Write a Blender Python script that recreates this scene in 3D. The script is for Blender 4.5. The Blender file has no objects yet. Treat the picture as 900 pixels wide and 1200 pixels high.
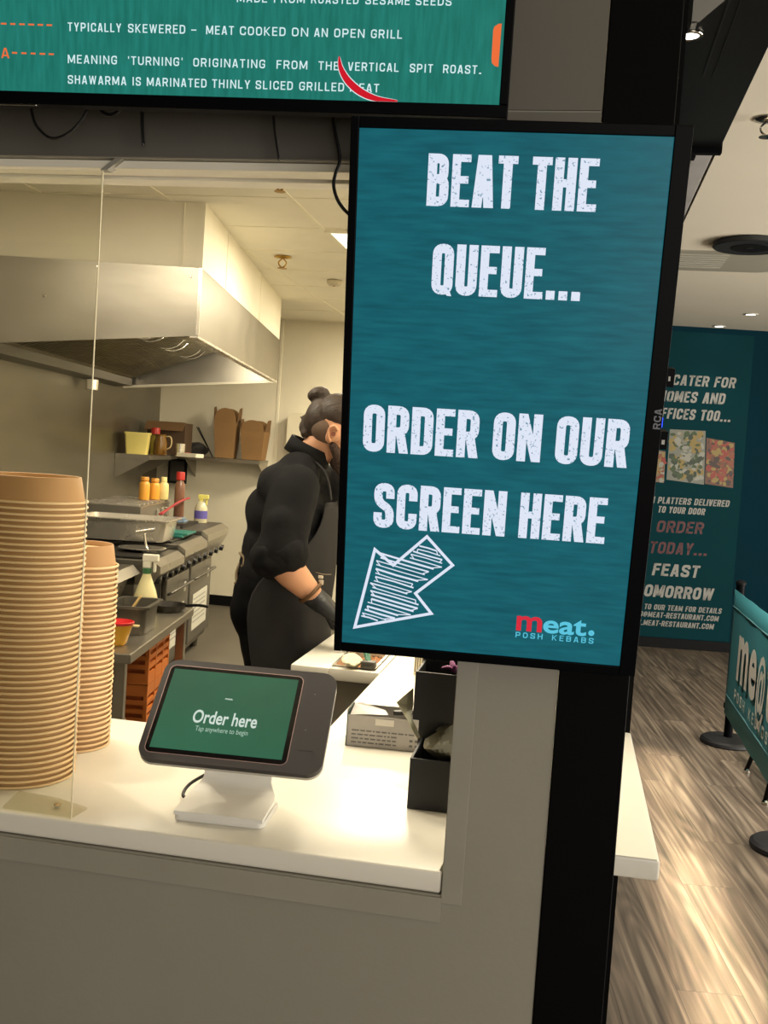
import bpy, bmesh, math, random
from mathutils import Vector, Matrix, noise
random.seed(7)
PI = math.pi
sc = bpy.context.scene
COL = sc.collection

# ------------------------------------------------------------------ camera
CAM = Vector((0.0, 0.0, 1.5))
RB = Matrix(((0.9818684, -0.0751977, 0.1740106),(0.1776696, 0.0450201, -0.9830599),(0.0660899, 0.9961518, 0.0575642)))
F = 1205.308
cd = bpy.data.cameras.new('camera')
cam = bpy.data.objects.new('camera', cd); COL.objects.link(cam)
cam.matrix_world = Matrix.Translation(CAM) @ RB.to_4x4()
cd.sensor_fit = 'VERTICAL'; cd.sensor_height = 36.0; cd.lens = F / 1200 * 36.0
cd.clip_start = 0.05
sc.camera = cam

# ------------------------------------------------------------------ view and world
sc.view_settings.view_transform = 'Standard'
sc.view_settings.look = 'None'
sc.view_settings.gamma = 1.0
sc.view_settings.use_curve_mapping = False
sc.view_settings.exposure = 0.0
w = bpy.data.worlds.new('world'); sc.world = w; w.use_nodes = True
w.node_tree.nodes['Background'].inputs[0].default_value = (1.0, 0.93, 0.82, 1)
w.node_tree.nodes['Background'].inputs[1].default_value = 0.03

def area(name, loc, target, sx, sy, power, col, spread=PI):
    l = bpy.data.lights.new(name, 'AREA'); l.shape = 'RECTANGLE'; l.size = sx; l.size_y = sy
    l.energy = power; l.color = col; l.spread = spread
    o = bpy.data.objects.new(name, l); COL.objects.link(o); o.location = loc
    o.rotation_euler = (Vector(target) - Vector(loc)).to_track_quat('-Z', 'Y').to_euler()
    return o
def spot(name, loc, target, size, blend, power, col, rad=0.03):
    l = bpy.data.lights.new(name, 'SPOT'); l.spot_size = size; l.spot_blend = blend
    l.energy = power; l.color = col; l.shadow_soft_size = rad
    o = bpy.data.objects.new(name, l); COL.objects.link(o); o.location = loc
    o.rotation_euler = (Vector(target) - Vector(loc)).to_track_quat('-Z', 'Y').to_euler()
    return o
WARM = (1.0, 0.88, 0.66); WARM2 = (1.0, 0.84, 0.62); NEUT = (1.0, 0.94, 0.84)
# kitchen ceiling panels
for i, (x, y, e) in enumerate(((-1.0, 5.36, 58), (-1.7, 3.2, 26), (-1.0, 7.4, 80), (-2.3, 2.5, 14))):
    area('kitchen_panel_light', (x, y, 2.57), (x, y, 0), .55, .55, e, WARM)
# light inside the hood
area('hood_lamp', (-2.05, 5.35, 2.09), (-3.0, 6.6, 2.0), .05, 1.2, 10, WARM)
area('hood_lamp', (-2.35, 6.4, 2.09), (-3.3, 7.6, 1.9), .05, .8, 6, WARM)
# lamps over the serving counter, inside the opening
for i, (x, y, e) in enumerate(((-.12, 2.3, 15), (-.60, 2.4, 13), (-1.15, 2.2, 15))):
    spot('counter_spot', (x, y, 2.55), (x, y + .02, 0), 1.5, .6, e, WARM, .02)
spot('counter_spot', (-1.5, 2.25, 2.5), (-.35, 1.75, .87), .8, .5, 42, WARM, .015)
area('return_counter_light', (-.15, 3.0, 2.5), (-.15, 3.0, 0), .25, 1.2, 14, WARM, 2.0)
# customer side: daylight from the shop front behind, added fills, ceiling lamps
area('shopfront_daylight', (2.6, -3.0, 1.4), (1.6, 3.0, 2.2), 3.6, 2.2, 120, NEUT)
area('added_side_fill', (4.85, 4.2, 1.2), (1.0, 4.2, 2.2), 4.2, 1.8, 420, NEUT)  # no window here: light added to brighten the ceiling and floor
area('added_banner_fill', (.30, 4.9, 2.64), (.95, 5.0, .4), .2, .9, 42, NEUT, 1.9)  # added lamp without a fitting, brightens the banner face
area('aisle_strip_light', (.55, 3.3, 2.70), (.55, 3.3, 0), .14, 1.7, 5.5, WARM2, .11)
area('aisle_strip_light', (.56, 4.9, 2.70), (.56, 4.9, 0), .16, 1.4, 2.5, WARM2, .16)
for x, y in ((1.12, 8.72), (1.25, 8.05)):
    spot('downlight_lamp', (x, y, 2.69), (x, y, 0), 1.6, .7, 7, NEUT, .03)

# ------------------------------------------------------------------ materials
MATS = {}
def lin(c):
    return tuple(((v / 255) / 12.92 if v / 255 <= .04045 else ((v / 255 + .055) / 1.055) ** 2.4) for v in c)
def mat(name, col=(128, 128, 128), rough=.5, metal=0.0, var=.0, vscale=8.0, bump=0.0, bscale=60.0, stretch=(1, 1, 1), spec=.5, trans=0.0, alpha=1.0, coat=0.0):
    if name in MATS: return MATS[name]
    m = bpy.data.materials.new(name); m.use_nodes = True; MATS[name] = m
    nt = m.node_tree; b = nt.nodes['Principled BSDF']
    c = lin(col)
    b.inputs['Base Color'].default_value = (*c, 1); b.inputs['Roughness'].default_value = rough
    b.inputs['Metallic'].default_value = metal; b.inputs['Specular IOR Level'].default_value = spec
    if trans: b.inputs['Transmission Weight'].default_value = trans
    if coat: b.inputs['Coat Weight'].default_value = coat
    tc = nt.nodes.new('ShaderNodeTexCoord'); mp = nt.nodes.new('ShaderNodeMapping')
    mp.inputs['Scale'].default_value = stretch
    nt.links.new(tc.outputs['Object'], mp.inputs['Vector'])
    n = nt.nodes.new('ShaderNodeTexNoise'); n.inputs['Scale'].default_value = vscale; n.inputs['Detail'].default_value = 5
    nt.links.new(mp.outputs['Vector'], n.inputs['Vector'])
    if var > 0:
        r = nt.nodes.new('ShaderNodeMapRange'); r.inputs['From Min'].default_value = .3; r.inputs['From Max'].default_value = .7
        r.inputs['To Min'].default_value = 1 - var; r.inputs['To Max'].default_value = 1 + var
        nt.links.new(n.outputs['Fac'], r.inputs['Value'])
        mx = nt.nodes.new('ShaderNodeVectorMath'); mx.operation = 'SCALE'; mx.inputs[0].default_value = c
        nt.links.new(r.outputs['Result'], mx.inputs['Scale']); nt.links.new(mx.outputs['Vector'], b.inputs['Base Color'])
        rr = nt.nodes.new('ShaderNodeMapRange'); rr.inputs['To Min'].default_value = max(.02, rough - .08); rr.inputs['To Max'].default_value = min(1, rough + .1)
        nt.links.new(n.outputs['Fac'], rr.inputs['Value']); nt.links.new(rr.outputs['Result'], b.inputs['Roughness'])
    if bump > 0:
        n2 = nt.nodes.new('ShaderNodeTexNoise'); n2.inputs['Scale'].default_value = bscale; n2.inputs['Detail'].default_value = 4
        nt.links.new(mp.outputs['Vector'], n2.inputs['Vector'])
        bp = nt.nodes.new('ShaderNodeBump'); bp.inputs['Strength'].default_value = bump; bp.inputs['Distance'].default_value = .01
        nt.links.new(n2.outputs['Fac'], bp.inputs['Height']); nt.links.new(bp.outputs['Normal'], b.inputs['Normal'])
    return m
def emis(name, col, strength=1.0, col2=None, scale=10.0, stretch=(1, 1, 1), lo=.4, hi=.6, detail=4.0, gloss=False):
    if name in MATS: return MATS[name]
    m = bpy.data.materials.new(name); m.use_nodes = True; MATS[name] = m
    nt = m.node_tree; b = nt.nodes['Principled BSDF']
    b.inputs['Base Color'].default_value = (.005, .005, .005, 1); b.inputs['Roughness'].default_value = .25
    b.inputs['Specular IOR Level'].default_value = .5 if gloss else .1
    b.inputs['Emission Strength'].default_value = strength; b.inputs['Emission Color'].default_value = (*lin(col), 1)
    if col2:
        tc = nt.nodes.new('ShaderNodeTexCoord'); mp = nt.nodes.new('ShaderNodeMapping'); mp.inputs['Scale'].default_value = stretch
        nt.links.new(tc.outputs['Object'], mp.inputs['Vector'])
        n = nt.nodes.new('ShaderNodeTexNoise'); n.inputs['Scale'].default_value = scale; n.inputs['Detail'].default_value = detail
        nt.links.new(mp.outputs['Vector'], n.inputs['Vector'])
        r = nt.nodes.new('ShaderNodeValToRGB'); r.color_ramp.elements[0].position = lo; r.color_ramp.elements[1].position = hi
        r.color_ramp.elements[0].color = (*lin(col2), 1); r.color_ramp.elements[1].color = (*lin(col), 1)
        nt.links.new(n.outputs['Fac'], r.inputs['Fac']); nt.links.new(r.outputs['Color'], b.inputs['Emission Color'])
    return m

def acrylic(name, col=(250, 250, 246), k=.03):
    m = bpy.data.materials.new(name); m.use_nodes = True; nt = m.node_tree; MATS[name] = m
    nt.nodes.remove(nt.nodes['Principled BSDF']); out = nt.nodes['Material Output']
    tr = nt.nodes.new('ShaderNodeBsdfTransparent'); tr.inputs[0].default_value = (*lin(col), 1)
    gl = nt.nodes.new('ShaderNodeBsdfGlossy'); gl.inputs['Roughness'].default_value = .03
    lw = nt.nodes.new('ShaderNodeValue'); lw.outputs[0].default_value = k
    mx = nt.nodes.new('ShaderNodeMixShader')
    nt.links.new(lw.outputs[0], mx.inputs[0]); nt.links.new(tr.outputs[0], mx.inputs[1]); nt.links.new(gl.outputs[0], mx.inputs[2]); nt.links.new(mx.outputs[0], out.inputs[0])
    return m

# ------------------------------------------------------------------ mesh helpers
def obj(name, bm, m, parent=None, smooth=False, auto=None):
    me = bpy.data.meshes.new(name); bmesh.ops.recalc_face_normals(bm, faces=bm.faces); bm.to_mesh(me); bm.free()
    o = bpy.data.objects.new(name, me); COL.objects.link(o)
    if m: me.materials.append(m)
    if parent: o.parent = parent
    if smooth or auto:
        me.polygons.foreach_set('use_smooth', [True] * len(me.polygons))
        if auto: me.set_sharp_from_angle(angle=math.radians(auto))
    return o
def raw(name, verts, faces, m, parent=None):
    bm = bmesh.new(); vs = [bm.verts.new(v) for v in verts]
    for f in faces:
        try: bm.faces.new([vs[i] for i in f])
        except ValueError: pass
    return obj(name, bm, m, parent)
def thing(name, label, cat, loc=(0, 0, 0), rotz=0.0, group=None, mtx=None):
    o = bpy.data.objects.new(name, None); COL.objects.link(o); o.empty_display_size = .05
    if mtx is not None: o.matrix_world = mtx
    else: o.location = loc; o.rotation_euler = (0, 0, rotz)
    o['label'] = label; o['category'] = cat
    if group: o['group'] = group
    return o
def tag(o, label, cat, group=None, kind=None):
    o['label'] = label; o['category'] = cat
    if group: o['group'] = group
    if kind: o['kind'] = kind
    return o
def struct(o):
    o['kind'] = 'structure'; return o
def box(bm, x0, x1, y0, y1, z0, z1, bev=0.0, seg=2, mtx=None):
    r = bmesh.ops.create_cube(bm, size=1.0)
    vs = r['verts']
    bmesh.ops.scale(bm, vec=(x1 - x0, y1 - y0, z1 - z0), verts=vs)
    bmesh.ops.translate(bm, vec=((x0 + x1) / 2, (y0 + y1) / 2, (z0 + z1) / 2), verts=vs)
    if bev > 0:
        es = list({e for v in vs for e in v.link_edges})
        rr = bmesh.ops.bevel(bm, geom=es, offset=bev, segments=seg, affect='EDGES', profile=.5)
        vs = list({v for f in rr['faces'] for v in f.verts} | {v for v in vs if v.is_valid})
    if mtx is not None: bmesh.ops.transform(bm, matrix=mtx, verts=vs)
    return vs
def B1(*a, **k):
    bm = bmesh.new(); box(bm, *a, **k); return bm
def bxs(lst, bev=0.0):
    bm = bmesh.new()
    for a in lst: box(bm, *a, bev=bev)
    return bm
def basis(d):
    d = Vector(d).normalized(); a = Vector((0, 0, 1)) if abs(d.z) < .9 else Vector((1, 0, 0))
    u = d.cross(a).normalized(); return u, d.cross(u).normalized()
def cyl(bm, p0, p1, r0, r1=None, n=20, cap=True):
    r1 = r0 if r1 is None else r1
    p0 = Vector(p0); p1 = Vector(p1); u, v = basis(p1 - p0)
    A = []; Bv = []
    for i in range(n):
        a = 2 * PI * i / n; d = u * math.cos(a) + v * math.sin(a)
        A.append(bm.verts.new(p0 + d * r0)); Bv.append(bm.verts.new(p1 + d * r1))
    for i in range(n):
        j = (i + 1) % n; bm.faces.new((A[i], A[j], Bv[j], Bv[i]))
    if cap: bm.faces.new(A[::-1]); bm.faces.new(Bv)
def C1(*a, **k):
    bm = bmesh.new(); cyl(bm, *a, **k); return bm
def lathe(bm, prof, c=(0, 0, 0), n=32, cap0=False, cap1=False):
    rings = []
    for r, z in prof:
        rings.append([bm.verts.new((c[0] + r * math.cos(2 * PI * i / n), c[1] + r * math.sin(2 * PI * i / n), c[2] + z)) for i in range(n)])
    for a, b in zip(rings, rings[1:]):
        for i in range(n):
            j = (i + 1) % n; bm.faces.new((a[i], a[j], b[j], b[i]))
    if cap0: bm.faces.new(rings[0][::-1])
    if cap1: bm.faces.new(rings[-1])
def L1(prof, c=(0, 0, 0), n=32, cap0=False, cap1=False):
    bm = bmesh.new(); lathe(bm, prof, c, n, cap0, cap1); return bm
def smoothpts(pts, k=6):
    pts = [Vector(p) for p in pts]; out = []
    for i in range(len(pts) - 1):
        p0 = pts[max(i - 1, 0)]; p1 = pts[i]; p2 = pts[i + 1]; p3 = pts[min(i + 2, len(pts) - 1)]
        for j in range(k):
            t = j / k
            out.append(.5 * ((2 * p1) + (-p0 + p2) * t + (2 * p0 - 5 * p1 + 4 * p2 - p3) * t * t + (-p0 + 3 * p1 - 3 * p2 + p3) * t ** 3))
    out.append(pts[-1]); return out
def tube(bm, pts, r, n=8, k=6, flat=1.0):
    P = smoothpts(pts, k) if k > 1 else [Vector(p) for p in pts]
    rings = []; u = None
    for i, p in enumerate(P):
        d = (P[min(i + 1, len(P) - 1)] - P[max(i - 1, 0)]).normalized()
        if u is None: u, v = basis(d)
        else: u = (u - d * u.dot(d)).normalized(); v = d.cross(u)
        rr = r(i / (len(P) - 1)) if callable(r) else r
        rings.append([bm.verts.new(p + (u * math.cos(2 * PI * q / n) + v * math.sin(2 * PI * q / n) * flat) * rr) for q in range(n)])
    for a, b in zip(rings, rings[1:]):
        for q in range(n): bm.faces.new((a[q], a[(q + 1) % n], b[(q + 1) % n], b[q]))
    bm.faces.new(rings[0][::-1]); bm.faces.new(rings[-1])
def T1(*a, **k):
    bm = bmesh.new(); tube(bm, *a, **k); return bm
def prism(bm, poly, axis, a0, a1):
    """poly in the two other axes, extruded along axis (0 x, 1 y, 2 z)"""
    def P(p, a):
        q = list(p); q.insert(axis, a); return q
    A = [bm.verts.new(P(p, a0)) for p in poly]; Bv = [bm.verts.new(P(p, a1)) for p in poly]
    n = len(poly)
    bm.faces.new(A); bm.faces.new(Bv[::-1])
    for i in range(n): bm.faces.new((A[i], A[(i + 1) % n], Bv[(i + 1) % n], Bv[i]))
def PR(poly, axis, a0, a1):
    bm = bmesh.new(); prism(bm, poly, axis, a0, a1); return bm
def rrect(w, h, r, n=6, cx=0.0, cy=0.0):
    out = []
    for sx, sy, a0 in ((1, 1, 0), (-1, 1, 90), (-1, -1, 180), (1, -1, 270)):
        for i in range(n + 1):
            a = math.radians(a0 + 90 * i / n)
            out.append((cx + sx * (w / 2 - r) + r * math.cos(a), cy + sy * (h / 2 - r) + r * math.sin(a)))
    return out
def dup(root, loc, label=None, group=None, rotz=None):
    r = root.copy(); COL.objects.link(r); r.location = loc
    if rotz is not None: r.rotation_euler = (0, 0, rotz)
    if label: r['label'] = label
    if group: r['group'] = group
    for ch in list(root.children):
        c = ch.copy(); COL.objects.link(c); c.parent = r
        for g in list(ch.children):
            d = g.copy(); COL.objects.link(d); d.parent = c
    return r
def evaluated(o):
    dg = bpy.context.evaluated_depsgraph_get(); dg.update()
    me = bpy.data.meshes.new_from_object(o.evaluated_get(dg)); return me
# rays from the camera, to turn points seen into places
def ray(px, py):
    return RB @ Vector(((px - 450) / F, -(py - 600) / F, -1.0))
def at(px, py, Y):
    d = ray(px, py); return CAM + d * (Y / d.y)
def atz(px, py, z):
    d = ray(px, py); return CAM + d * ((z - CAM.z) / d.z)
def atp(px, py, P0, n):
    d = ray(px, py); return CAM + d * ((Vector(P0) - CAM).dot(n) / d.dot(n))

# ------------------------------------------------------------------ lettering: letters as flat strokes
def path(nodes, closed=False, seg=5):
    out = []; n = len(nodes)
    for i, nd in enumerate(nodes):
        x, y = nd[0], nd[1]; r = nd[2] if len(nd) > 2 else 0
        if r <= 0 or (not closed and i in (0, n - 1)): out.append((x, y)); continue
        a = Vector(nodes[i - 1][:2]); b = Vector((x, y)); c = Vector(nodes[(i + 1) % n][:2])
        d1 = (a - b); d2 = (c - b); r1 = min(r, d1.length / 2, d2.length / 2)
        p = b + d1.normalized() * r1; q = b + d2.normalized() * r1
        for j in range(seg + 1):
            t = j / seg; s = p * (1 - t) ** 2 * 1 + b * 2 * t * (1 - t) + q * t * t
            # pull towards a circular corner
            out.append((s.x, s.y))
    return out
def strip(pts, t, closed=False):
    n = len(pts); P = [Vector(p) for p in pts]; Lf = []; Rt = []
    for i in range(n):
        a = P[i - 1] if (closed or i > 0) else None; b = P[(i + 1) % n] if (closed or i < n - 1) else None
        d1 = (P[i] - a).normalized() if a is not None and (P[i] - a).length > 1e-9 else None
        d2 = (b - P[i]).normalized() if b is not None and (b - P[i]).length > 1e-9 else None
        d1 = d1 or d2; d2 = d2 or d1
        n1 = Vector((-d1.y, d1.x)); n2 = Vector((-d2.y, d2.x)); m = (n1 + n2)
        m = m.normalized() if m.length > 1e-6 else n1
        k = t / 2 / max(.5, m.dot(n1))
        Lf.append(P[i] + m * k); Rt.append(P[i] - m * k)
    polys = []
    for i in range(n if closed else n - 1):
        j = (i + 1) % n; polys.append([tuple(Lf[i]), tuple(Lf[j]), tuple(Rt[j]), tuple(Rt[i])])
    return polys
WF = {'I': .36, '.': .46, ',': .30, "'": .28, 'M': 1.3, 'W': 1.4, 'E': .86, 'F': .84, 'L': .82, 'T': .90, ' ': .42, 'J': .8, '-': .55, '@': 1.25, 'Z': .95, 'N': 1.08}
def glyph(ch, W, H, t, rnd=1.0):
    a = t / 2; L = a; R = W - a; Bm = a; T = H - a; M = H * .52; r = max(0.0, min(W * .62, H * .45) * rnd)
    rc = lambda x0, x1, y0, y1: [(x0, y0), (x1, y0), (x1, y1), (x0, y1)]
    bar = lambda x: rc(x, x + t, 0, H)
    hb = lambda x0, x1, y: rc(x0, x1, y - t * .42, y + t * .42)
    def dg(xa, ya, xb, yb, k=1.06): return [(xa - t * k / 2, ya), (xa + t * k / 2, ya), (xb + t * k / 2, yb), (xb - t * k / 2, yb)]
    q = .42 * t
    if ch == 'A': return [dg(t * .53, 0, W / 2 - t * .2, H), dg(W - t * .53, 0, W / 2 + t * .2, H), hb(t * .7, W - t * .7, H * .27)]
    if ch == 'B': return [bar(0)] + strip(path([(L, T), (R - t * .1, T, r), (R - t * .1, M, r), (L, M)]), t) + strip(path([(L, M), (R, M, r), (R, Bm, r), (L, Bm)]), t)
    if ch == 'C': return strip(path([(R, H * .64), (R, T, r), (L, T, r), (L, Bm, r), (R, Bm, r), (R, H * .36)]), t)
    if ch == 'D': return [bar(0)] + strip(path([(L, T), (R, T, r), (R, Bm, r), (L, Bm)]), t)
    if ch == 'E': return [bar(0), hb(0, W, H - q), hb(0, W * .9, M), hb(0, W, q)]
    if ch == 'F': return [bar(0), hb(0, W, H - q), hb(0, W * .88, M)]
    if ch == 'G': return strip(path([(R, H * .68), (R, T, r), (L, T, r), (L, Bm, r), (R, Bm, r), (R, H * .47)]), t) + [hb(W * .5, W, H * .47)]
    if ch == 'H': return [bar(0), bar(W - t), hb(0, W, M)]
    if ch == 'I': return [bar(W / 2 - t / 2)]
    if ch == 'J': return strip(path([(R, H), (R, Bm, r), (L, Bm, r), (L, H * .3)]), t)
    if ch == 'K': return [bar(0), dg(t * .9, M * .8, W - t * .53, H), dg(W - t * .53, 0, t * 1.3, M * 1.05)]
    if ch == 'L': return [bar(0), hb(0, W, q)]
    if ch == 'M': return [bar(0), bar(W - t), dg(W / 2, H * .12, t * .6, H), dg(W / 2, H * .12, W - t * .6, H)]
    if ch == 'N': return [bar(0), bar(W - t), dg(W - t * .55, 0, t * .55, H, .9)]
    if ch in 'OQ':
        g = strip(path([(L, H / 2), (L, T, r), (R, T, r), (R, Bm, r), (L, Bm, r)], True), t, True)
        if ch == 'Q': g.append([(W * .45, t * .9), (W * .8, t * .9), (W * .97, -t * .12), (W * .75, -t * .1)])
        return g
    if ch == 'P': return [bar(0)] + strip(path([(L, T), (R, T, r), (R, H * .42, r), (L, H * .42)]), t)
    if ch == 'R': return [bar(0)] + strip(path([(L, T), (R, T, r), (R, H * .46, r), (L, H * .46)]), t) + [dg(W - t * .5, 0, W * .58, H * .5)]
    if ch == 'S': return strip(path([(R, H * .66), (R, T, r), (L, T, r), (L, H * .57, r * .8), (R, H * .43, r * .8), (R, Bm, r), (L, Bm, r), (L, H * .34)]), t)
    if ch == 'T': return [bar(W / 2 - t / 2), hb(0, W, H - q)]
    if ch == 'U': return strip(path([(L, H), (L, Bm, r), (R, Bm, r), (R, H)]), t)
    if ch == 'V': return [dg(W / 2 - t * .2, 0, t * .53, H), dg(W / 2 + t * .2, 0, W - t * .53, H)]
    if ch == 'W': return [dg(W * .28, 0, t * .5, H, .9), dg(W * .28, 0, W / 2, H, .9), dg(W * .72, 0, W / 2, H, .9), dg(W * .72, 0, W - t * .5, H, .9)]
    if ch == 'X': return [dg(t * .53, 0, W - t * .53, H), dg(W - t * .53, 0, t * .53, H)]
    if ch == 'Y': return [rc(W / 2 - t / 2, W / 2 + t / 2, 0, H * .5), dg(W / 2, H * .4, t * .53, H), dg(W / 2, H * .4, W - t * .53, H)]
    if ch == 'Z': return [hb(0, W, q), hb(0, W, H - q), dg(t * .6, q, W - t * .6, H - q)]
    if ch == '.': return [rc(W * .06, W * .94, 0, min(t, W * .9))]
    if ch == ',': return [rc(W * .2, W * .2 + t, -t * .7, t)]
    if ch == "'": return [rc(W * .3, W * .3 + t * .8, H * .7, H)]
    if ch == '-': return [hb(0, W, H * .45)]
    if ch == '@': return strip(path([(R * .8, H * .1), (L, Bm, r), (L, T, r), (R, T, r), (R, H * .3, r * .6), (R * .72, H * .3)]), t * .7) + strip(path([(W * .32, H * .5), (W * .32, H * .7, r * .4), (W * .66, H * .7, r * .4), (W * .66, H * .3, r * .4), (W * .32, H * .3, r * .4)], True), t * .7, True)
    return []
def layout(text, x0, x1, gap=.22, prefix='', space=None):
    def nat(s): return sum((space if (c == ' ' and space) else WF.get(c, 1.0)) for c in s) + gap * (len(s) - 1)
    s = (x1 - x0) / nat(text); out = []; x = x0
    if prefix: x = x0 - s * (nat(prefix) + gap)
    for c in prefix + text:
        wc = (space if (c == ' ' and space) else WF.get(c, 1.0)) * s
        out.append((c, x, wc)); x += wc + gap * s
    return out
def lettering(text, x0, x1, yb, H, t, place, m, parent, name='lettering', gap=.22, prefix='', slant=0.0, rnd=1.0, space=None, slope=0.0):
    """place(x, y) -> point; t is stroke width as a share of H"""
    bm = bmesh.new()
    for c, x, wc in layout(text, x0, x1, gap, prefix, space):
        for poly in glyph(c, wc, H, min(t * H, wc * .46) if c not in ".,'I-" else t * H, rnd):
            vs = [bm.verts.new(place(x + px + slant * py, yb + (x + px - x0) * slope + py)) for px, py in poly]
            try: bm.faces.new(vs)
            except ValueError: pass
    return obj(name, bm, m, parent)
def fonttext(text, x0, x1, yb, xh, place, m, parent, name='lettering', bold=0.0, ref=None, slope=0.0):
    """default typeface, fitted to the width x0..x1 and to height xh for the reference string"""
    cu = bpy.data.curves.new('t', 'FONT'); cu.body = text; cu.size = 1.0; cu.offset = bold; cu.resolution_u = 4
    o = bpy.data.objects.new('t', cu); COL.objects.link(o); me = evaluated(o)
    xs = [v.co.x for v in me.vertices]; ax, bx = min(xs), max(xs); ys = [v.co.y for v in me.vertices]
    hh = max(ys) if ref is None else ref
    for v in me.vertices:
        x = x0 + (v.co.x - ax) / (bx - ax) * (x1 - x0); y = yb + v.co.y / hh * xh + (x - x0) * slope
        v.co = Vector(place(x, y))
    bpy.data.objects.remove(o); me.materials.clear(); me.materials.append(m); me.name = name
    o = bpy.data.objects.new(name, me); COL.objects.link(o); o.parent = parent
    return o

# ================================================================== SETTING
M_WALL = mat('wall_paint', (150, 146, 134), .6, var=.04, vscale=3, bump=.03, bscale=120)
M_WALLD = mat('shaded_wall_paint', (104, 100, 92), .6, var=.04, vscale=3)  # wall colour darkened, paints in the shade round the menu screen
M_TRIM = mat('trim_paint', (156, 152, 140), .5, var=.03)
M_BLACK = mat('black_laminate', (7, 7, 8), .6, spec=.06)
M_BLKP = mat('black_plastic', (5, 6, 9), .4, spec=.06)
M_BLKM = mat('black_matt', (13, 13, 14), .6, spec=.15)
M_SOLID = mat('solid_white_surface', (232, 228, 216), .32, var=.02, vscale=5, bump=.01)
M_CREAM = mat('cream_wall', (228, 221, 200), .45, var=.04, vscale=2.5, bump=.02, bscale=30)
M_TILE = mat('ceiling_tile', (234, 229, 212), .8, var=.04, vscale=3, bump=.05, bscale=200)
M_GRID = mat('ceiling_grid_metal', (232, 226, 205), .5)
M_STEEL = mat('brushed_steel', (166, 160, 148), .30, .9, var=.05, vscale=3, stretch=(1, 1, 2), bump=.22, bscale=2.2)
M_STEELB = mat('bright_steel', (218, 212, 200), .25, .75, var=.06, vscale=6)
M_STEELD = mat('dull_steel', (104, 100, 92), .42, .7, var=.15, vscale=4, bump=.04, bscale=20)
M_STEELW = mat('wall_cladding_steel', (126, 121, 110), .38, .8, var=.14, vscale=2, stretch=(1, 1, 5), bump=.02, bscale=15)
M_TEALW = mat('teal_wall_paint', (9, 44, 56), .8, var=.06, vscale=2, spec=.05)
M_POSTER = mat('poster_vinyl', (13, 54, 60), .7, var=.05, vscale=3, spec=.05)
M_CEIL = mat('white_ceiling_paint', (226, 218, 198), .7, var=.02, vscale=1.5)
M_KFLOOR = mat('grey_safety_floor', (90, 84, 73), .6, var=.14, vscale=5, bump=.05, bscale=200)

CZT = .8695; KZ = 0.05; KC = 2.59; KY = 8.7; RC = 2.72
TH = math.radians(9.1796)
OB = Vector((-3.6094, 8.6, 0))
BXV = Vector((math.cos(TH), math.sin(TH), 0)); BYV = Vector((-math.sin(TH), math.cos(TH), 0))
def Bp(u, v, z): return OB + BXV * u - BYV * v + Vector((0, 0, z))
def atu(px, py, u):
    return atp(px, py, OB + BXV * u, BXV)
MB = Matrix.Translation(OB) @ Matrix.Rotation(TH, 4, 'Z')      # local x = u, local y = -v

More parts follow.
